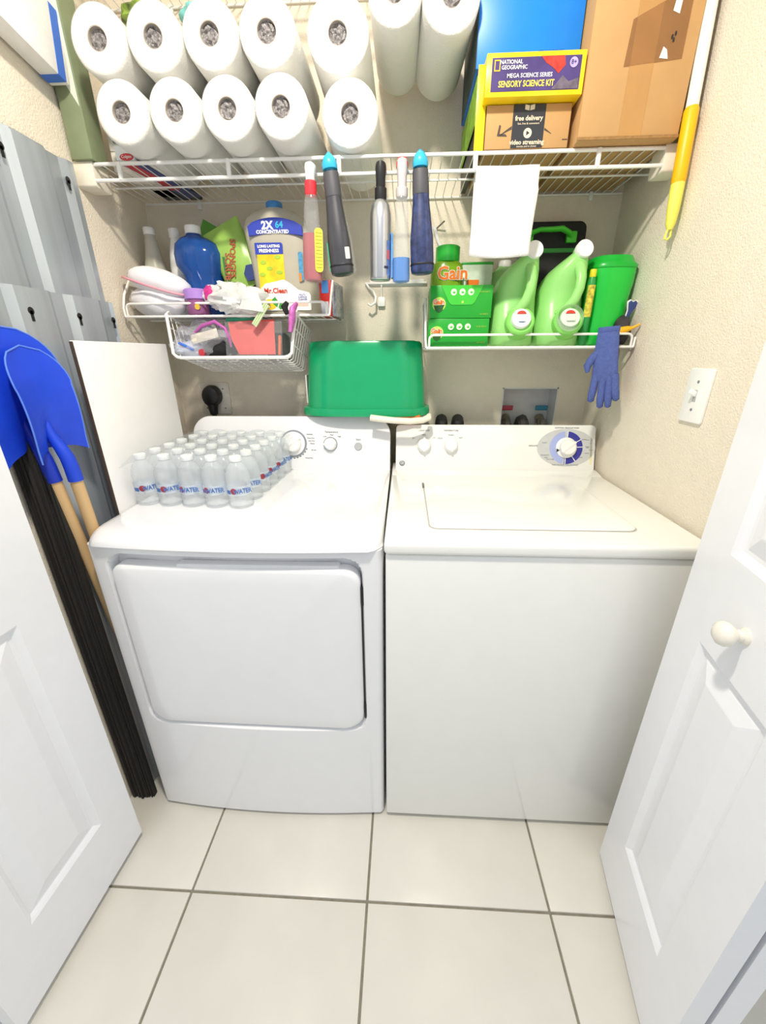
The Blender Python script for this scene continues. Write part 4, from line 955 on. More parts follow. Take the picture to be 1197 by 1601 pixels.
text(t2, 'Babies', 0.014, (0.027, -0.0122, 0.085), mat('label_green_ink', '3f7a4a', 0.5)); text(t2, 'Naturals', 0.010, (0.027, -0.0122, 0.07), BLKS)
t = pouch('sponge_packet', 'lime green scrub sponge packet leaning left of the cleaner jug', 'packet', (-0.437, 0.590, LZ + 0.078), (R(-8), R(-24), 0), 0.118, 0.185, 0.014, mat('packet_lime', '9cc45c', 0.3, var=0.1), seed=5)
RUST = mat('sponge_red', 'b0543c', 0.5); NAVI = mat('sponge_navy', '2b3b78', 0.5)
text(t, 'SCRUB', 0.024, (-0.026, -0.0175, 0.072), RUST, rot=(PI / 2, R(118), 0), bold=0.0006)
text(t, 'SPONGES', 0.024, (-0.002, -0.0175, 0.085), RUST, rot=(PI / 2, R(118), 0), bold=0.0006)
obj('green_stripe', G().prism([(-0.048, 0.052), (-0.042, 0.046), (-0.022, 0.10), (-0.030, 0.104)], -0.0145, -0.0125), mat('sponge_green', '3a7a3a', 0.5), t, smooth=0)
obj('navy_badge', G().prism([(0.012, 0.012), (0.036, 0.006), (0.050, 0.024), (0.048, 0.046), (0.026, 0.052), (0.010, 0.034)], -0.0165, -0.0130), NAVI, t, smooth=0)
t = thing('black_carton', 'small black carton in front of the sponge packet', 'box', (-0.470, 0.648, zl))
obj('carton', G().box(-0.048, 0.070, -0.03, 0.03, 0, 0.125), mat('carton_black', '26262a', 0.4, var=0.2), t, bevel=0.001)
obj('grey_panel', G().prism(rrect(-0.044, -0.012, 0.078, 0.110, 0.001, 1), -0.0308, -0.030), mat('carton_grey', '55555a', 0.5), t, smooth=0)
obj('pink_panel', G().prism(rrect(-0.028, 0.010, 0.02, 0.062, 0.001, 1), -0.0308, -0.030), mat('carton_pink', 'c79aa8', 0.5), t, smooth=0)
# white zip pouch with a pink zipper
t = thing('zip_pouch', 'puffy white pouch with a pink zipper at the left end of the left shelf', 'pouch', (-0.698, 0.548, zl))
PWH = mat('pouch_white', 'ecebf0', 0.8, var=0.02, bump=0.2, bscale=60)
obj('bag', blob((0.002, 0, 0.040), 0.086, 0.048, 0.047, 3, 0.10, 1.6, flat=-0.0395), PWH, t, smooth=80)
obj('lid', blob((-0.008, 0.0, 0.084), 0.092, 0.050, 0.036, 9, 0.08, 1.4), PWH, t, rot=(R(6), R(14), 0), loc=(0.0, 0, 0.006), smooth=80)
zp = [(0.103 * math.cos(R(a_)) - 0.008, 0.061 * math.sin(R(a_)), 0.074 + 0.003 * math.sin(R(a_ * 2))) for a_ in range(180, 361, 12)]
obj('zipper', G().tube(zp, 0.0032, 8), mat('zipper_pink', 'e8a0b0', 0.5), t, rot=(R(6), R(14), 0), loc=(0.0, 0, 0.006))
# purple jar
t = bottle('purple_jar', 'small lidded jar with a lilac lid behind the left guard rail', 'jar', -0.574, 0.527, zl, [(0.026, 0), (0.030, 0.003), (0.031, 0.02), (0.030, 0.044)], mat('jar_pink', 'b06aa0', 0.2, clear=0.3), mat('lid_lilac', 'b389d8', 0.4), 0.034, 0.024)
obj('flower_sticker', G().prism(circ(0.012, 0.02, 0.008, n=8), -0.0315, -0.029), mat('sticker_yellow', 'd8b43c', 0.5), t, smooth=0)
obj('lid_ring', G().lathe([(0.012, 0.0675), (0.0145, 0.069), (0.017, 0.0675)], 24, cap=(False, False)), mat('lid_lilac_dark', '9a6cc4', 0.4), t)
obj('hair_clip', blob((0, 0, 0), 0.016, 0.014, 0.022, 4, 0.3), mat('clip_magenta', 'd0388c', 0.35), loc=(-0.527, 0.512, LZ + 0.053), label='magenta bauble beside the lilac jar lid', cat='hair clip')
# multi-surface cleaner jug
MC = mat('cleaner_plastic', 'cfc9b8', 0.3, var=0.03, clear=0.25)
t = thing('cleaner_jug', 'large translucent cleaner jug with a yellow lemon label and blue cap', 'bottle', (-0.313, 0.592, zl))
prof = [(0.084, 0.050, 0.0, 0.004), (0.093, 0.053, 0.012, 0.001), (0.094, 0.053, 0.10, -0.004), (0.094, 0.053, 0.16, -0.009), (0.095, 0.053, 0.205, -0.016), (0.094, 0.050, 0.228, -0.020), (0.084, 0.044, 0.248, -0.022), (0.060, 0.034, 0.264, -0.024), (0.032, 0.026, 0.272, -0.024), (0.022, 0.022, 0.275, -0.024)]
obj('jug', G().loft([sring(cx_, 0, z_, rx_, ry_, 3.2, 40) for rx_, ry_, z_, cx_ in prof]), MC, t, smooth=50)
obj('amber_liquid', G().loft([sring(cx_, 0, z_, rx_ - 0.002, ry_ - 0.002, 3.2, 40) for rx_, ry_, z_, cx_ in [(0.084, 0.050, 0.003, 0.004), (0.093, 0.053, 0.012, 0.001), (0.094, 0.053, 0.10, -0.004), (0.094, 0.053, 0.135, -0.007)]]), mat('liquid_amber', 'cfae62', 0.2, clear=0.25), t, smooth=50)
obj('cap', G().lathe([(0.022, 0.272), (0.0235, 0.274), (0.0230, 0.288), (0.021, 0.2905), (0.001, 0.2905)], 28, (-0.024, 0, 0)), mat('cap_blue', '3f86c8', 0.4), t)
fy = -0.0536
LBW = mat('label_white', 'f4f3ee', 0.45); LBB = mat('label_royal', '2b3fae', 0.45); LBY = mat('label_lemon', 'f2d21a', 0.45, var=0.25, scale=30)
def cl_(name, out, m, d=0.0): return obj(name, G().prism(out, fy - 0.0008 - d, fy - d), m, t, smooth=0)
arc_o = [(-0.016 - 0.072 + 0.144 * i / 12, 0.243 - 0.015 * (2 * i / 12 - 1) ** 2 - 0.001) for i in range(13)]
lb = obj('top_label', G().prism([(-0.088, 0.200)] + [(-0.085 + 0.150 * i / 2, 0.199 + 0.008 * (i == 1)) for i in range(3)][1:] + [(0.062, 0.222)] + list(reversed(arc_o))[1:-1] + [(-0.090, 0.222)], fy - 0.0012, fy + 0.012), LBB, t, smooth=0)
text(lb, '2X', 0.026, (-0.034, fy - 0.0018, 0.223), WHT, bold=0.0012); text(lb, '64', 0.022, (0.000, fy - 0.0018, 0.224), CYAN, bold=0.0006)
text(lb, 'CONCENTRATED', 0.0115, (-0.020, fy - 0.0018, 0.208), WHT, bold=0.0005)
cl_('yellow_panel', rrect(-0.071, 0.005, 0.060, 0.170, 0.002, 2), LBY)
fb = cl_('blue_panel', rrect(-0.075, 0.005, 0.155, 0.183, [0.001, 0.001, 0.006, 0.002], 3), LBB, 0.0006)
text(fb, 'LONG LASTING', 0.0095, (-0.035, fy - 0.0020, 0.174), WHT, bold=0.0004, sx=0.95); text(fb, 'FRESHNESS', 0.0115, (-0.035, fy - 0.0020, 0.163), WHT, bold=0.0004)
wp = cl_('white_panel', [(-0.064, 0.012), (0.076, 0.012), (0.077, 0.050), (0.072, 0.058), (0.040, 0.066), (0.022, 0.080), (0.000, 0.092), (-0.030, 0.086), (-0.055, 0.082), (-0.068, 0.070)], LBW, 0.0006)
text(wp, 'Mr.Clean', 0.0185, (-0.026, fy - 0.0022, 0.063), mat('print_red', 'c8402c', 0.5), bold=0.0006)
text(wp, 'MULTI-', 0.0062, (0.052, fy - 0.0022, 0.052), LBB); text(wp, 'SURFACE', 0.0062, (0.052, fy - 0.0022, 0.046), LBB); text(wp, 'CLEANER', 0.0062, (0.052, fy - 0.0022, 0.040), LBB)
obj('peach_patch', G().prism(rrect(0.034, 0.068, 0.022, 0.032, 0.002, 2), fy - 0.0020, fy - 0.0012), mat('peach_ink', 'ecc0b0', 0.5), wp, smooth=0)
obj('lemon', G().prism(circ(-0.046, 0.028, 0.019, 0.014, 20), fy - 0.0020, fy - 0.0012), mat('lemon_yellow', 'f1cf2a', 0.5), wp, smooth=0)
for q in (((-0.040, 0.040), (-0.030, 0.048), (-0.020, 0.034), (-0.026, 0.020), (-0.036, 0.028)), ((-0.022, 0.020), (-0.016, 0.034), (-0.002, 0.032), (-0.006, 0.020), (-0.016, 0.014))):
    obj('mint_leaf', G().prism(list(q), fy - 0.0022, fy - 0.0014), mat('leaf_green', '3f9a3c', 0.5), wp, smooth=0)
for q in ((-0.055, 0.135), (-0.060, 0.105), (-0.012, 0.148), (-0.010, 0.110), (-0.038, 0.120)):
    obj('green_leaf', G().prism(circ(q[0], q[1], 0.009, 0.005, 10), fy - 0.0018, fy - 0.0010), mat('leaf_lime', 'a6c83a', 0.5), t, smooth=0)
ss = cl_('side_sticker', rrect(0.047, 0.060, 0.088, 0.160, 0.005, 3), mat('sticker_teal', '4f95c0', 0.5, var=0.3, scale=120))
obj('orange_mark', G().prism(rrect(0.046, 0.054, 0.086, 0.108, 0.003, 3), fy - 0.0016, fy - 0.0008), mat('sticker_orange', 'd08a3c', 0.5), ss, smooth=0)
# red carton at the right end
t = thing('red_carton', 'thin red and blue carton at the right end of the left shelf', 'box', (-0.199, 0.655, zl), (0, 0, R(-6)))
obj('carton', G().box(-0.022, 0.016, -0.045, 0.045, 0, 0.100), mat('carton_red', 'd0302c', 0.4), t, bevel=0.001)
obj('blue_panel', G().prism(rrect(-0.014, 0.008, 0.065, 0.099, 0.001, 1), -0.0458, -0.045), mat('carton_sky', '4f8fd6', 0.4), t, smooth=0)
obj('pale_panel', G().prism(rrect(-0.018, 0.006, 0.008, 0.042, 0.001, 1), -0.0458, -0.045), mat('carton_pale', 'd6d8e6', 0.4), t, smooth=0)
obj('foil_sleeve', G().box(0.018, 0.030, -0.05, 0.05, 0, 0.095), mat('foil', 'c4c8d4', 0.2, metal=0.4, clear=0.3, var=0.4, scale=70), t, bevel=0.002)

# ================================================================== BASKET CONTENTS (basket is tipped back 13 degrees)
zk = 1.290
BAGC = mat('zip_bag_film', 'e9e9f2', 0.08, var=0.1, clear=0.72, bump=0.9, bscale=45)
def inb(lx, ly, lz):
    v = Vector((lx, ly, lz)); v.rotate(Euler((R(-13), 0, 0))); return (v.x - 0.468, v.y + 0.470, v.z + 1.285)
t = thing('zip_bag', 'crumpled clear zip bag of odds and ends at the left of the wire basket', 'plastic bag', inb(-0.100, 0.060, 0.004), (R(-13), 0, 0))
obj('film', blob((0, -0.004, 0.046), 0.094, 0.058, 0.058, 6, 0.35, 2.2, 40, 28, flat=-0.045), BAGC, t, smooth=30)
obj('purple_seal', G().tube([(-0.02, -0.045, 0.068), (0.01, -0.055, 0.086), (0.05, -0.055, 0.098), (0.078, -0.05, 0.080), (0.088, -0.045, 0.05), (0.09, -0.04, 0.03)], [0.003, 0.005, 0.0055, 0.005, 0.004, 0.003], 10), mat('seal_magenta', 'b85aa8', 0.4), t)
obj('folded_card', G().box(-0.012, 0.07, -0.052, -0.048, 0.040, 0.066), mat('card_cream', 'e6dcc4', 0.6), t, rot=(0, R(-14), 0), bevel=0.0006)
obj('black_cloth', blob((0.045, -0.02, 0.026), 0.048, 0.032, 0.028, 8, 0.3, flat=-0.024), mat('cloth_black', '1a191c', 0.9), t, smooth=60)
obj('white_pack', blob((-0.045, -0.018, 0.028), 0.045, 0.030, 0.026, 10, 0.3, flat=-0.024), mat('pack_white', 'd8dfec', 0.4), t, smooth=40)
obj('blue_stripe', G().tube([(-0.065, -0.048, 0.04), (-0.045, -0.053, 0.032), (-0.02, -0.052, 0.02)], 0.004, 8), mat('stripe_blue', '3f74d6', 0.45), t)
obj('red_reel', G().lathe([(0.010, 0), (0.010, 0.008), (0.005, 0.0085), (0.005, 0.0092), (0.001, 0.0092)], 18), mat('reel_red', 'b8323c', 0.4), t, loc=(0.006, -0.048, 0.012), rot=(PI / 2, 0, 0))
t = thing('clear_tub', 'clear plastic tub holding coral red paper in the wire basket', 'tub', inb(0.065, 0.062, 0.006), (R(-13), 0, 0))
g = G().box(-0.088, 0.082, -0.050, -0.0485, 0, 0.098).box(-0.088, -0.0865, -0.05, 0.06, 0, 0.098).box(0.0805, 0.082, -0.05, 0.06, 0, 0.098).box(-0.088, 0.082, 0.0585, 0.06, 0, 0.098).box(-0.088, 0.082, -0.05, 0.06, 0, 0.0015)
obj('tub', g, mat('tub_clear', 'eef0f2', 0.08, clear=0.92), t, smooth=0)
obj('coral_sheet', G().loft([[(x_, -0.046 - 0.0005, z_) for x_, z_ in ((-0.080, 0.098), (0.058, 0.104), (0.060, 0.006), (-0.050, 0.006), (-0.072, 0.05))], [(x_, -0.044, z_) for x_, z_ in ((-0.080, 0.098), (0.058, 0.104), (0.060, 0.006), (-0.050, 0.006), (-0.072, 0.05))]]), mat('coral_paper', 'f0554c', 0.6, var=0.05), t, smooth=0)
obj('hand_slot', G().prism(rrect(-0.058, 0.010, 0.078, 0.094, 0.008, 4), -0.0474, -0.0464), mat('coral_dark', 'd83a34', 0.6), t, smooth=0)
obj('orange_marker', G().tube([(0.070, -0.040, 0.006), (0.072, -0.038, 0.06)], 0.005, 10), mat('marker_orange', 'ee6a20', 0.4), t)
obj('black_pad', G().box(0.02, 0.078, 0.0, 0.05, 0.004, 0.08), mat('cloth_black', '1a191c', 0.9), t, bevel=0.003)
obj('green_lid', G().loft([sring(0, 0, 0, 0.052, 0.030, 2.6, 28), sring(0, 0, 0.009, 0.056, 0.034, 2.6, 28), sring(0, 0, 0.015, 0.05, 0.030, 2.6, 28)]), mat('lid_teal_green', '3fae86', 0.35), loc=inb(0.020, 0.055, 0.1080), rot=(R(-8), R(3), 0), label='oval teal green lid lying on the clear tub', cat='dish')  # loose green lid resting on the tub
t = thing('shopping_bag', 'rumpled translucent white bag heaped over the clear tub', 'plastic bag', (-0.448, 0.512, LZ + 0.0300), (0, R(8), 0))
obj('film', blob((0.0, 0, 0.008), 0.074, 0.036, 0.038, 12, 0.55, 2.0, 44, 28), mat('white_bag_film', 'f5f5f3', 0.2, clear=0.3, bump=0.8, bscale=40), t, smooth=35)
obj('tail', G().loft([[(x_ * k_ + 0.055, y_ - 0.038, z_) for x_, y_ in ((-0.022, 0), (0, -0.006), (0.022, 0), (0, 0.006))] for k_, z_ in ((0.8, 0.03), (1.4, 0.0), (1.6, -0.015))]), mat('white_bag_film', 'f5f5f3', 0.2), t, smooth=40)
t = thing('magenta_pouch', 'magenta and black soft pouch hanging over the right corner of the basket', 'pouch', (-0.286, 0.462, 1.352), (R(-8), R(10), 0))
obj('pouch', G().tube([(0, 0, 0), (0.002, -0.004, 0.03), (0.000, -0.002, 0.06), (0.008, 0.004, 0.078)], [0.010, 0.017, 0.016, 0.008], 16, flat=0.55), mat('pouch_magenta', 'c86ab8', 0.35, var=0.3, scale=60), t)
obj('black_end', G().tube([(-0.014, -0.004, 0.045), (-0.024, -0.003, 0.062), (-0.018, 0, 0.075)], [0.006, 0.010, 0.006], 12), mat('cloth_black', '1a191c', 0.9), t)
t = thing('stem_bundle', 'bundle of pale green drinking straws poking out of the white bag', 'straws', (-0.372, 0.482, 1.404), (0, R(38), 0))
for i in range(3): obj('straw', G().tube([(-0.004 + i * 0.006, -0.002 * i, -0.04), (-0.003 + i * 0.006, -0.002 * i, 0.03)], 0.003, 8), mat('straw_green', 'cfe0b0', 0.4), t)

# ================================================================== RIGHT SHELF CONTENTS
zr = RZ + 0.0005
GB = mat('gain_green', '1fa32e', 0.35, var=0.05); GBL = mat('gain_light_green', '43c63c', 0.35); GOR = mat('gain_orange', 'f07a1e', 0.4); GDK = mat('gain_dark_green', '1d5a24', 0.5); HALO = mat('gain_halo', 'b7dc5a', 0.5)
def gain_box(z, label, ax, flap):
    t = thing('dryer_sheet_box', label, 'box', (0.196 + ax, 0.570, z), group='green dryer sheet boxes')
    hw_, hd_, hh_ = 0.087, 0.060, 0.0835 if flap else 0.0735
    obj('carton', G().box(-hw_, hw_, -hd_, hd_, 0, hh_), GB, t, bevel=0.0015)
    yb_ = -hd_
    if flap:
        fo = [(-0.058, hh_ - 0.0005), (0.060, hh_ - 0.0005), (0.038, 0.040), (0.030, 0.034), (-0.026, 0.034), (-0.034, 0.040)]
        obj('flap', G().prism(fo, yb_ - 0.0018, yb_), GBL, t, smooth=0)
        obj('tab_dot', G().prism(circ(0.004, 0.041, 0.0035, n=12), yb_ - 0.0024, yb_ - 0.0016), HALO, t, smooth=0)
    dz = 0.066 if flap else 0.052
    for i in range(3):
        dd_ = obj('white_dot', G().prism(circ(-0.022 + i * 0.024, dz, 0.0085, n=20), yb_ - 0.0026, yb_ - 0.0016 if flap else yb_), mat('dot_pale', 'd8ecd2', 0.5), t, smooth=0)
        obj('dot_icon', G().prism(circ(-0.021 + i * 0.024, dz - 0.001, 0.0038, 0.0026, 10), yb_ - 0.0031, yb_ - 0.0025), GBL, dd_, smooth=0)
    lz = 0.040 if flap else 0.040
    lg_ = obj('halo', G().prism(circ(-0.062, lz - 0.004, 0.019, 0.018, 24), yb_ - 0.0008, yb_), HALO, t, smooth=0)
    obj('leaf_badge', G().prism([(-0.077, lz - 0.008), (-0.047, lz - 0.006), (-0.052, lz - 0.020), (-0.062, lz - 0.026), (-0.072, lz - 0.020)], yb_ - 0.0014, yb_ - 0.0006), GDK, lg_, smooth=0)
    text(lg_, 'Gain', 0.0175, (-0.063, yb_ - 0.0030, lz + 0.001), WHT, bold=0.0016); text(lg_, 'Gain', 0.0175, (-0.063, yb_ - 0.0036, lz + 0.001), GOR, bold=0.0006)
    text(t, '160 SHEETS', 0.0048, (0.066, yb_ - 0.0008, 0.010), HALO); text(t, 'DRYER SHEETS', 0.0045, (0.064, yb_ - 0.0008, dz), HALO)
    return t
gain_box(zr, 'lower green dryer sheet box of two stacked on the right shelf', -0.001, False)
gain_box(zr + 0.0745, 'upper green dryer sheet box with a pale flap, stacked on the right shelf', 0.002, True)
LIME = mat('gain_bottle_lime', '8fbf2a', 0.2, var=0.08, clear=0.2)
t = bottle('fabric_softener', 'lime green laundry bottle with orange lettering behind the stacked green boxes', 'bottle', 0.170, 0.684, zr, [(0.044, 0, 0, 0, 0.030), (0.050, 0.005, 0, 0, 0.036), (0.051, 0.17, 0, 0, 0.036), (0.051, 0.22, 0, 0, 0.036), (0.046, 0.236, 0, 0, 0.034), (0.034, 0.246, 0, 0, 0.030)], LIME, mat('cap_green', '27b03a', 0.35), 0.037, 0.040, e=2.6)
text(t, 'Gain', 0.050, (0.014, -0.0372, 0.208), WHT, bold=0.0025); text(t, 'Gain', 0.050, (0.014, -0.0380, 0.208), GOR, bold=0.0012)
t = thing('wipes_pack', 'pale packet with orange print behind the stacked green boxes', 'packet', (0.262, 0.700, zr))
obj('pack', G().box(-0.048, 0.048, -0.03, 0.03, 0, 0.242), mat('pack_pale', 'cfe0cc', 0.35, var=0.15, scale=30), t, bevel=0.004)
obj('green_top', G().box(-0.0485, 0.0485, -0.0305, 0.0305, 0.234, 0.2425), GB, t, bevel=0.002)
obj('orange_print', G().prism(rrect(-0.030, 0.008, 0.180, 0.194, 0.003, 2), -0.0308, -0.030), GOR, t, smooth=0)
# detergent jugs
JUG = mat('jug_green', '9cdc80', 0.32, var=0.03, spec=0.4)
JUG2 = mat('jug_spout_green', '86d464', 0.3)
def jug(label, x, y, spoutm, rz=0.0, spout=True):
    t = thing('detergent_jug', label, 'jug', (x, y, zr), (0, 0, rz), group='pale green detergent jugs')
    P_ = [(0.058, 0.072, 0.0, 0, 0), (0.065, 0.080, 0.006, 0, 0), (0.066, 0.082, 0.05, 0, 0), (0.066, 0.079, 0.08, 0.001, 0.003), (0.065, 0.072, 0.105, 0.002, 0.008), (0.063, 0.069, 0.13, 0.003, 0.010), (0.060, 0.068, 0.155, 0.006, 0.008), (0.055, 0.066, 0.18, 0.010, 0.0), (0.046, 0.058, 0.20, 0.016, -0.012), (0.034, 0.044, 0.217, 0.023, -0.026), (0.024, 0.030, 0.230, 0.029, -0.038), (0.0185, 0.020, 0.238, 0.032, -0.044)]
    obj('body', G().loft([sring(cx_, cy_, z_, rx_, ry_, 2.7, 40) for rx_, ry_, z_, cx_, cy_ in P_]), JUG, t, smooth=60)
    obj('handle', G().tube([(0.027, -0.052, 0.207), (0.030, -0.072, 0.193), (0.031, -0.083, 0.170), (0.029, -0.087, 0.145), (0.021, -0.086, 0.118), (0.006, -0.080, 0.095), (-0.012, -0.068, 0.078)], [0.018, 0.0155, 0.0135, 0.0130, 0.0135, 0.015, 0.018], 16, flat=0.85), JUG, t, smooth=60)
    cp = obj('cap', G().lathe([(0.0200, 0), (0.0225, 0.002), (0.0230, 0.016), (0.0215, 0.019), (0.018, 0.0185), (0.001, 0.0180)], 32), WHT, t, loc=(0.033, -0.052, 0.238), rot=(R(74), 0, R(6)))
    obj('neck', G().lathe([(0.0195, -0.012), (0.0190, 0.002)], 24), JUG, t, loc=(0.033, -0.052, 0.238), rot=(R(74), 0, R(6)))
    sp = obj('spout_cup', G().lathe([(0.030, -0.045), (0.040, -0.03), (0.0410, 0.0), (0.0400, 0.018), (0.036, 0.0225), (0.030, 0.0225)], 36, cap=(True, True)), JUG2, t, loc=(0.010, -0.078, 0.058), rot=(R(66), 0, R(-4)))
    tap = obj('tap_cap', G().lathe([(0.0265, 0.02), (0.0270, 0.030), (0.0255, 0.034), (0.0170, 0.0345), (0.001, 0.0345)], 32), WHT if spoutm == 0 else mat('tap_frost', 'e3efe4', 0.25, clear=0.15), sp)
    obj('red_button', G().prism([(0.0125 * math.cos(R(q)), 0.010 + 0.009 * math.sin(R(q))) for q in range(0, 181, 15)], 0.0345, 0.0365, 'xy'), mat('button_red', 'd03a2c', 0.4), tap, smooth=0)
    if spoutm == 0:
        obj('blue_mark', G().box(-0.006, 0.008, -0.014, -0.010, 0.0345, 0.0355), mat('mark_blue', '3a78b8', 0.4), tap, smooth=0)
        obj('tap_lever', G().box(-0.009, 0.011, -0.012, 0.006, 0.0345, 0.0395), WHT, tap, bevel=0.001)
    else:
        obj('drip_cup', G().lathe([(0.034, 0.010), (0.0350, 0.038), (0.034, 0.040), (0.0335, 0.012)], 32, cap=(False, False)), mat('cup_clear', 'e6f2e2', 0.1, clear=0.6), sp)
        obj('tap_lever', G().box(-0.010, 0.012, -0.012, 0.006, 0.0345, 0.0395), mat('tap_frost', 'e3efe4', 0.25), tap, bevel=0.001)
    return t
jug('left pale green detergent jug with a white tap on the right shelf', 0.356, 0.588, 0)
jug('right pale green detergent jug with a frosted tap on the right shelf', 0.489, 0.588, 1)
t = bottle('softener_jug', 'translucent light green jug mostly hidden behind the left detergent jug', 'jug', 0.336, 0.712, zr, [(0.058, 0, 0, 0, 0.024), (0.060, 0.01, 0, 0, 0.026), (0.060, 0.12, 0, 0, 0.026), (0.050, 0.18, 0.004, 0, 0.026), (0.034, 0.215, 0.012, 0, 0.024), (0.020, 0.235, 0.018, 0, 0.018)], mat('jug_pale', '9fd486', 0.25, clear=0.15), WHT, 0.02, 0.016, e=2.4)
# green tub
TUB = mat('tub_green', '18c43e', 0.3, var=0.03, coat=0.15)
t = thing('laundry_tub', 'bright green lidded laundry tub at the right end of the right shelf', 'tub', (0.626, 0.596, zr))
obj('tub', G().loft([sring(cx_, 0, z_, rx_, ry_, 2.8, 40) for rx_, ry_, z_, cx_ in ((0.058, 0.058, 0.0, 0), (0.062, 0.063, 0.005, 0), (0.062, 0.062, 0.05, 0), (0.060, 0.060, 0.085, 0), (0.062, 0.063, 0.13, 0.0), (0.0655, 0.066, 0.165, 0.001), (0.0665, 0.067, 0.19, 0.001), (0.066, 0.067, 0.204, 0.001))]), TUB, t, smooth=60)
obj('lid', G().loft([sring(0.001, 0, 0.200, 0.0675, 0.069, 2.8, 40), sring(0.001, 0, 0.208, 0.0685, 0.070, 2.8, 40), sring(0, 0, 0.216, 0.060, 0.062, 2.8, 40), sring(0, 0, 0.226, 0.056, 0.058, 2.8, 40), sring(0, 0, 0.231, 0.053, 0.055, 2.8, 40), sring(0, 0, 0.2285, 0.048, 0.050, 2.8, 40)]), mat('lid_green', '12b038', 0.3, coat=0.15), t, smooth=60)
t = bottle('dish_soap', 'slim yellow and green soap bottle between the right jug and the tub', 'bottle', 0.543, 0.672, zr, [(0.024, 0), (0.027, 0.004), (0.027, 0.14), (0.022, 0.17), (0.013, 0.185)], mat('soap_yellow_green', '9cbf3a', 0.3, var=0.5, scale=35), mat('soap_cap', 'e8d82a', 0.4), 0.012, 0.025)
t = bottle('floral_bottle', 'small bottle with a yellow flower label squeezed in front of the green tub', 'bottle', 0.5585, 0.528, zr, [(0.0095, 0), (0.011, 0.003), (0.0115, 0.15), (0.010, 0.165), (0.007, 0.178)], mat('floral_green', '2f9a4a', 0.3), mat('soap_cap', 'e8d82a', 0.4), 0.0085, 0.016)
obj('flower_label', cyl_patch(0.0118, -150, -20, 0.075, 0.155, 10), mat('floral_label', 'e8c84a', 0.4, var=0.6, scale=90), t)
# black cooler bag with green handle behind the jugs
t = thing('cooler_bag', 'black case with a lime green handle standing behind the detergent jugs', 'bag', (0.498, 0.712, zr), (R(-2), 0, 0))
CB = mat('case_black', '232326', 0.7, var=0.1, bump=0.3, bscale=200); CG = mat('case_lime', '4fd13c', 0.4)
obj('case', G().prism(rrect(-0.092, 0.092, 0.0, 0.352, 0.022, 5), -0.020, 0.022), CB, t, bevel=0.006)
obj('green_band', G().prism(rrect(-0.080, 0.085, 0.268, 0.280, 0.003, 2), -0.0225, -0.019), mat('band_green', '3a9c44', 0.5), t, bevel=0.001)
obj('handle', G().tube([(-0.084, -0.026, 0.306), (-0.075, -0.040, 0.318), (-0.055, -0.046, 0.323), (-0.02, -0.049, 0.322), (0.008, -0.048, 0.324), (0.030, -0.042, 0.316), (0.042, -0.028, 0.308)], [0.010, 0.009, 0.0085, 0.009, 0.010, 0.009, 0.009], 14, flat=0.7), CG, t)
obj('handle_mount', G().prism(rrect(0.030, 0.060, 0.292, 0.322, 0.003, 2), -0.032, -0.019), CG, t, bevel=0.002)
obj('handle_mount', G().prism(rrect(-0.088, -0.070, 0.294, 0.316, 0.003, 2), -0.032, -0.019), CG, t, bevel=0.002)
# gloves and bits at the right end
def glove(name, label, loc, rot, m, s=1.0, cuff=None):
    t = thing(name, label, 'glove', loc, rot)
    g = G()
    g.loft([sring(cx_ * s, 0, z_ * s, rx_ * s, ry_ * s, 2.4, 20) for rx_, ry_, z_, cx_ in ((0.027, 0.008, 0.012, 0), (0.030, 0.011, -0.02, 0), (0.031, 0.012, -0.06, 0.001), (0.033, 0.012, -0.09, 0.002), (0.034, 0.010, -0.112, 0.003), (0.030, 0.006, -0.12, 0.003))])
    for i, (fx, ln, sp_) in enumerate(((-0.021, 0.058, -0.006), (-0.001, 0.075, 0.0), (0.016, 0.074, 0.004), (0.029, 0.055, 0.010))):
        g.tube([(fx * s, 0, -0.10 * s), ((fx + sp_ * 0.3) * s, -0.003 * s, (-0.115 - ln * 0.3) * s), ((fx + sp_ * 0.7) * s, -0.006 * s, (-0.115 - ln * 0.7) * s), ((fx + sp_) * s, -0.004 * s, (-0.115 - ln) * s), ((fx + sp_) * s, -0.004 * s, (-0.119 - ln) * s)], [0.0095 * s, 0.0105 * s, 0.0105 * s, 0.0085 * s, 0.003 * s], 12)
    g.tube([(-0.022 * s, 0, -0.04 * s), (-0.036 * s, -0.004 * s, -0.058 * s), (-0.044 * s, -0.008 * s, -0.075 * s), (-0.042 * s, -0.01 * s, -0.092 * s)], [0.010 * s, 0.0115 * s, 0.0105 * s, 0.005 * s], 12)
    obj('knit', g, m, t, smooth=60)
    obj('cuff', G().loft([sring(0, 0.004 * s, z_, rx_ * s, ry_ * s, 2.4, 20) for rx_, ry_, z_ in ((0.027, 0.009, 0.010), (0.028, 0.011, 0.018), (0.027, 0.010, 0.026))]), m, t)
    return t
GLV = mat('glove_blue', '5566a8', 0.95, var=0.12, scale=150, bump=0.6, bscale=500)
glove('work_glove', 'blue knit glove hanging over the front of the right shelf', (0.606, RY - 0.016, RZ + 0.022), (R(2), R(-4), R(-34)), GLV, 1.0)
glove('work_glove', 'patterned orange and olive glove hanging behind the blue one', (0.652, RY + 0.030, RZ - 0.012), (R(-3), R(4), R(20)), mat('glove_camo', 'a0644a', 0.9, var=0.6, scale=60), 0.68)
t = thing('yellow_scoop', 'yellow plastic scoop sticking out past the right end of the shelf', 'scoop', (0.650, RY + 0.008, RZ + 0.036), (0, R(-18), R(-12)))
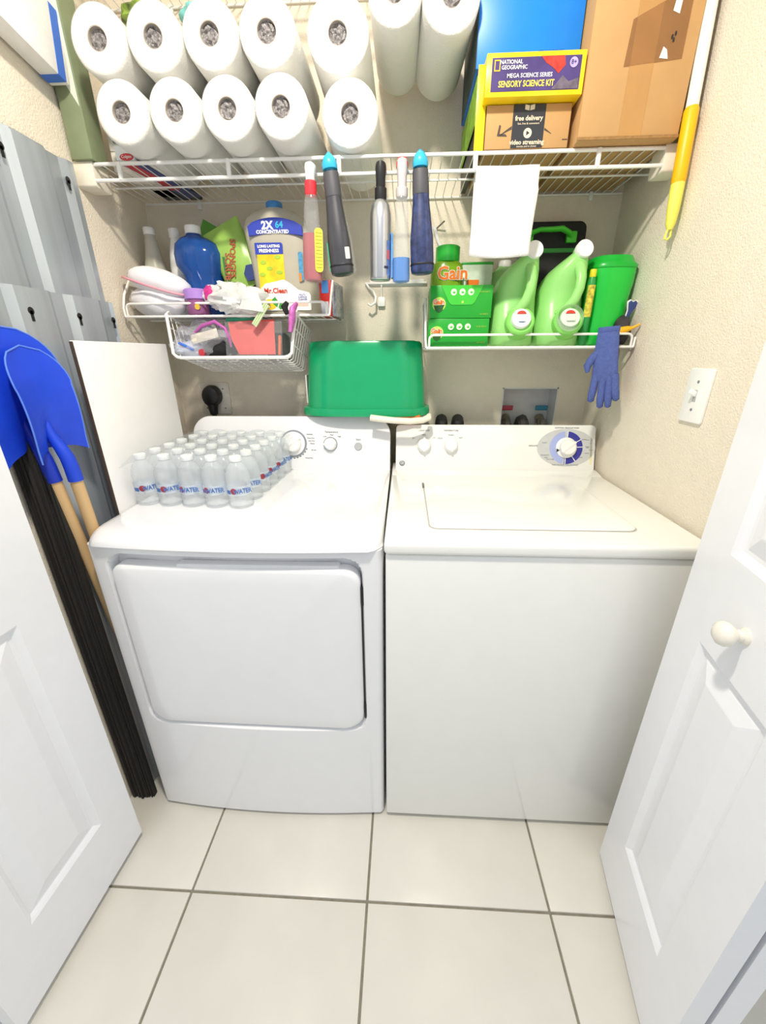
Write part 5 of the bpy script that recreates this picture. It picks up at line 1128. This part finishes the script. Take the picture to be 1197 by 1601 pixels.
obj('bowl', G().loft([sring(x_, 0, 0, 0.001, 0.001, 2, 14) for x_ in (0,)] + []) if False else G().tube([(-0.03, 0, 0), (-0.018, 0, 0.001), (0.0, 0, 0.002), (0.018, 0, 0.001), (0.028, 0, 0.0)], [0.003, 0.009, 0.0105, 0.008, 0.004], 14), mat('scoop_yellow', 'f2b51a', 0.35), t)
obj('handle', G().tube([(0.026, 0, 0.0), (0.04, -0.002, 0.002), (0.047, -0.003, 0.004)], [0.004, 0.0035, 0.003], 10), mat('scoop_yellow', 'f2b51a', 0.35), t)
t = thing('dark_visor', 'dark cloth pouch tucked between the green tub and the right wall', 'pouch', (0.672, RY + 0.045, zr))
obj('pouch', blob((-0.008, 0, 0.038), 0.020, 0.038, 0.040, 21, 0.25, flat=-0.036), mat('pouch_dark', '3a3438', 0.8, var=0.3, scale=40), t, smooth=60)
t = thing('fish_cutout', 'navy and white flat cut-out fin poking up beside the green tub', 'ornament', (0.678, RY + 0.040, RZ + 0.070), (0, R(8), R(14)))
fo = [(-0.012, -0.035), (-0.004, -0.036), (0.000, 0.010), (0.012, 0.032), (0.012, 0.044), (0.005, 0.048), (-0.002, 0.043), (-0.010, 0.046), (-0.016, 0.040), (-0.010, 0.020)]
obj('white_border', G().prism([(x_ * 1.25 + 0.001, z_ * 1.06) for x_, z_ in fo], -0.002, 0.002), WHT, t, bevel=0.0006)
obj('navy_face', G().prism(fo, -0.0032, -0.0018), mat('fin_navy', '3a4a86', 0.6), t, smooth=0)
obj('flower_bag', pouch and G().box(-0.018, 0.004, -0.004, 0.004, 0.0, 0.075), mat('flower_print', '8a7a3c', 0.6, var=0.7, scale=70), loc=(0.676, RY + 0.100, zr), bevel=0.002, label='mottled olive packet beside the tub against the right wall', cat='packet')

# ---- packets on top of the upper rolls, and the shelf above
obj('snack_packet', blob((0, 0, 0), 0.050, 0.055, 0.022, 31, 0.25), mat('packet_olive_print', '7f9a3a', 0.4, var=0.8, scale=40), loc=(-0.572, 0.500, 2.016), smooth=50, label='green and dark printed packet lying on top of the upper paper rolls', cat='packet')
obj('teal_packet', blob((0, 0, 0), 0.034, 0.050, 0.018, 33, 0.25), mat('packet_teal', '7cc4c4', 0.4, var=0.2, scale=40), loc=(-0.448, 0.500, 2.014), smooth=50, label='pale teal packet lying on top of the upper paper rolls', cat='packet')
us = copy_tree(ts); us.location = (0, 0.6, 2.19)
us['label'] = 'upper white wire shelf glimpsed at the very top above the paper rolls'
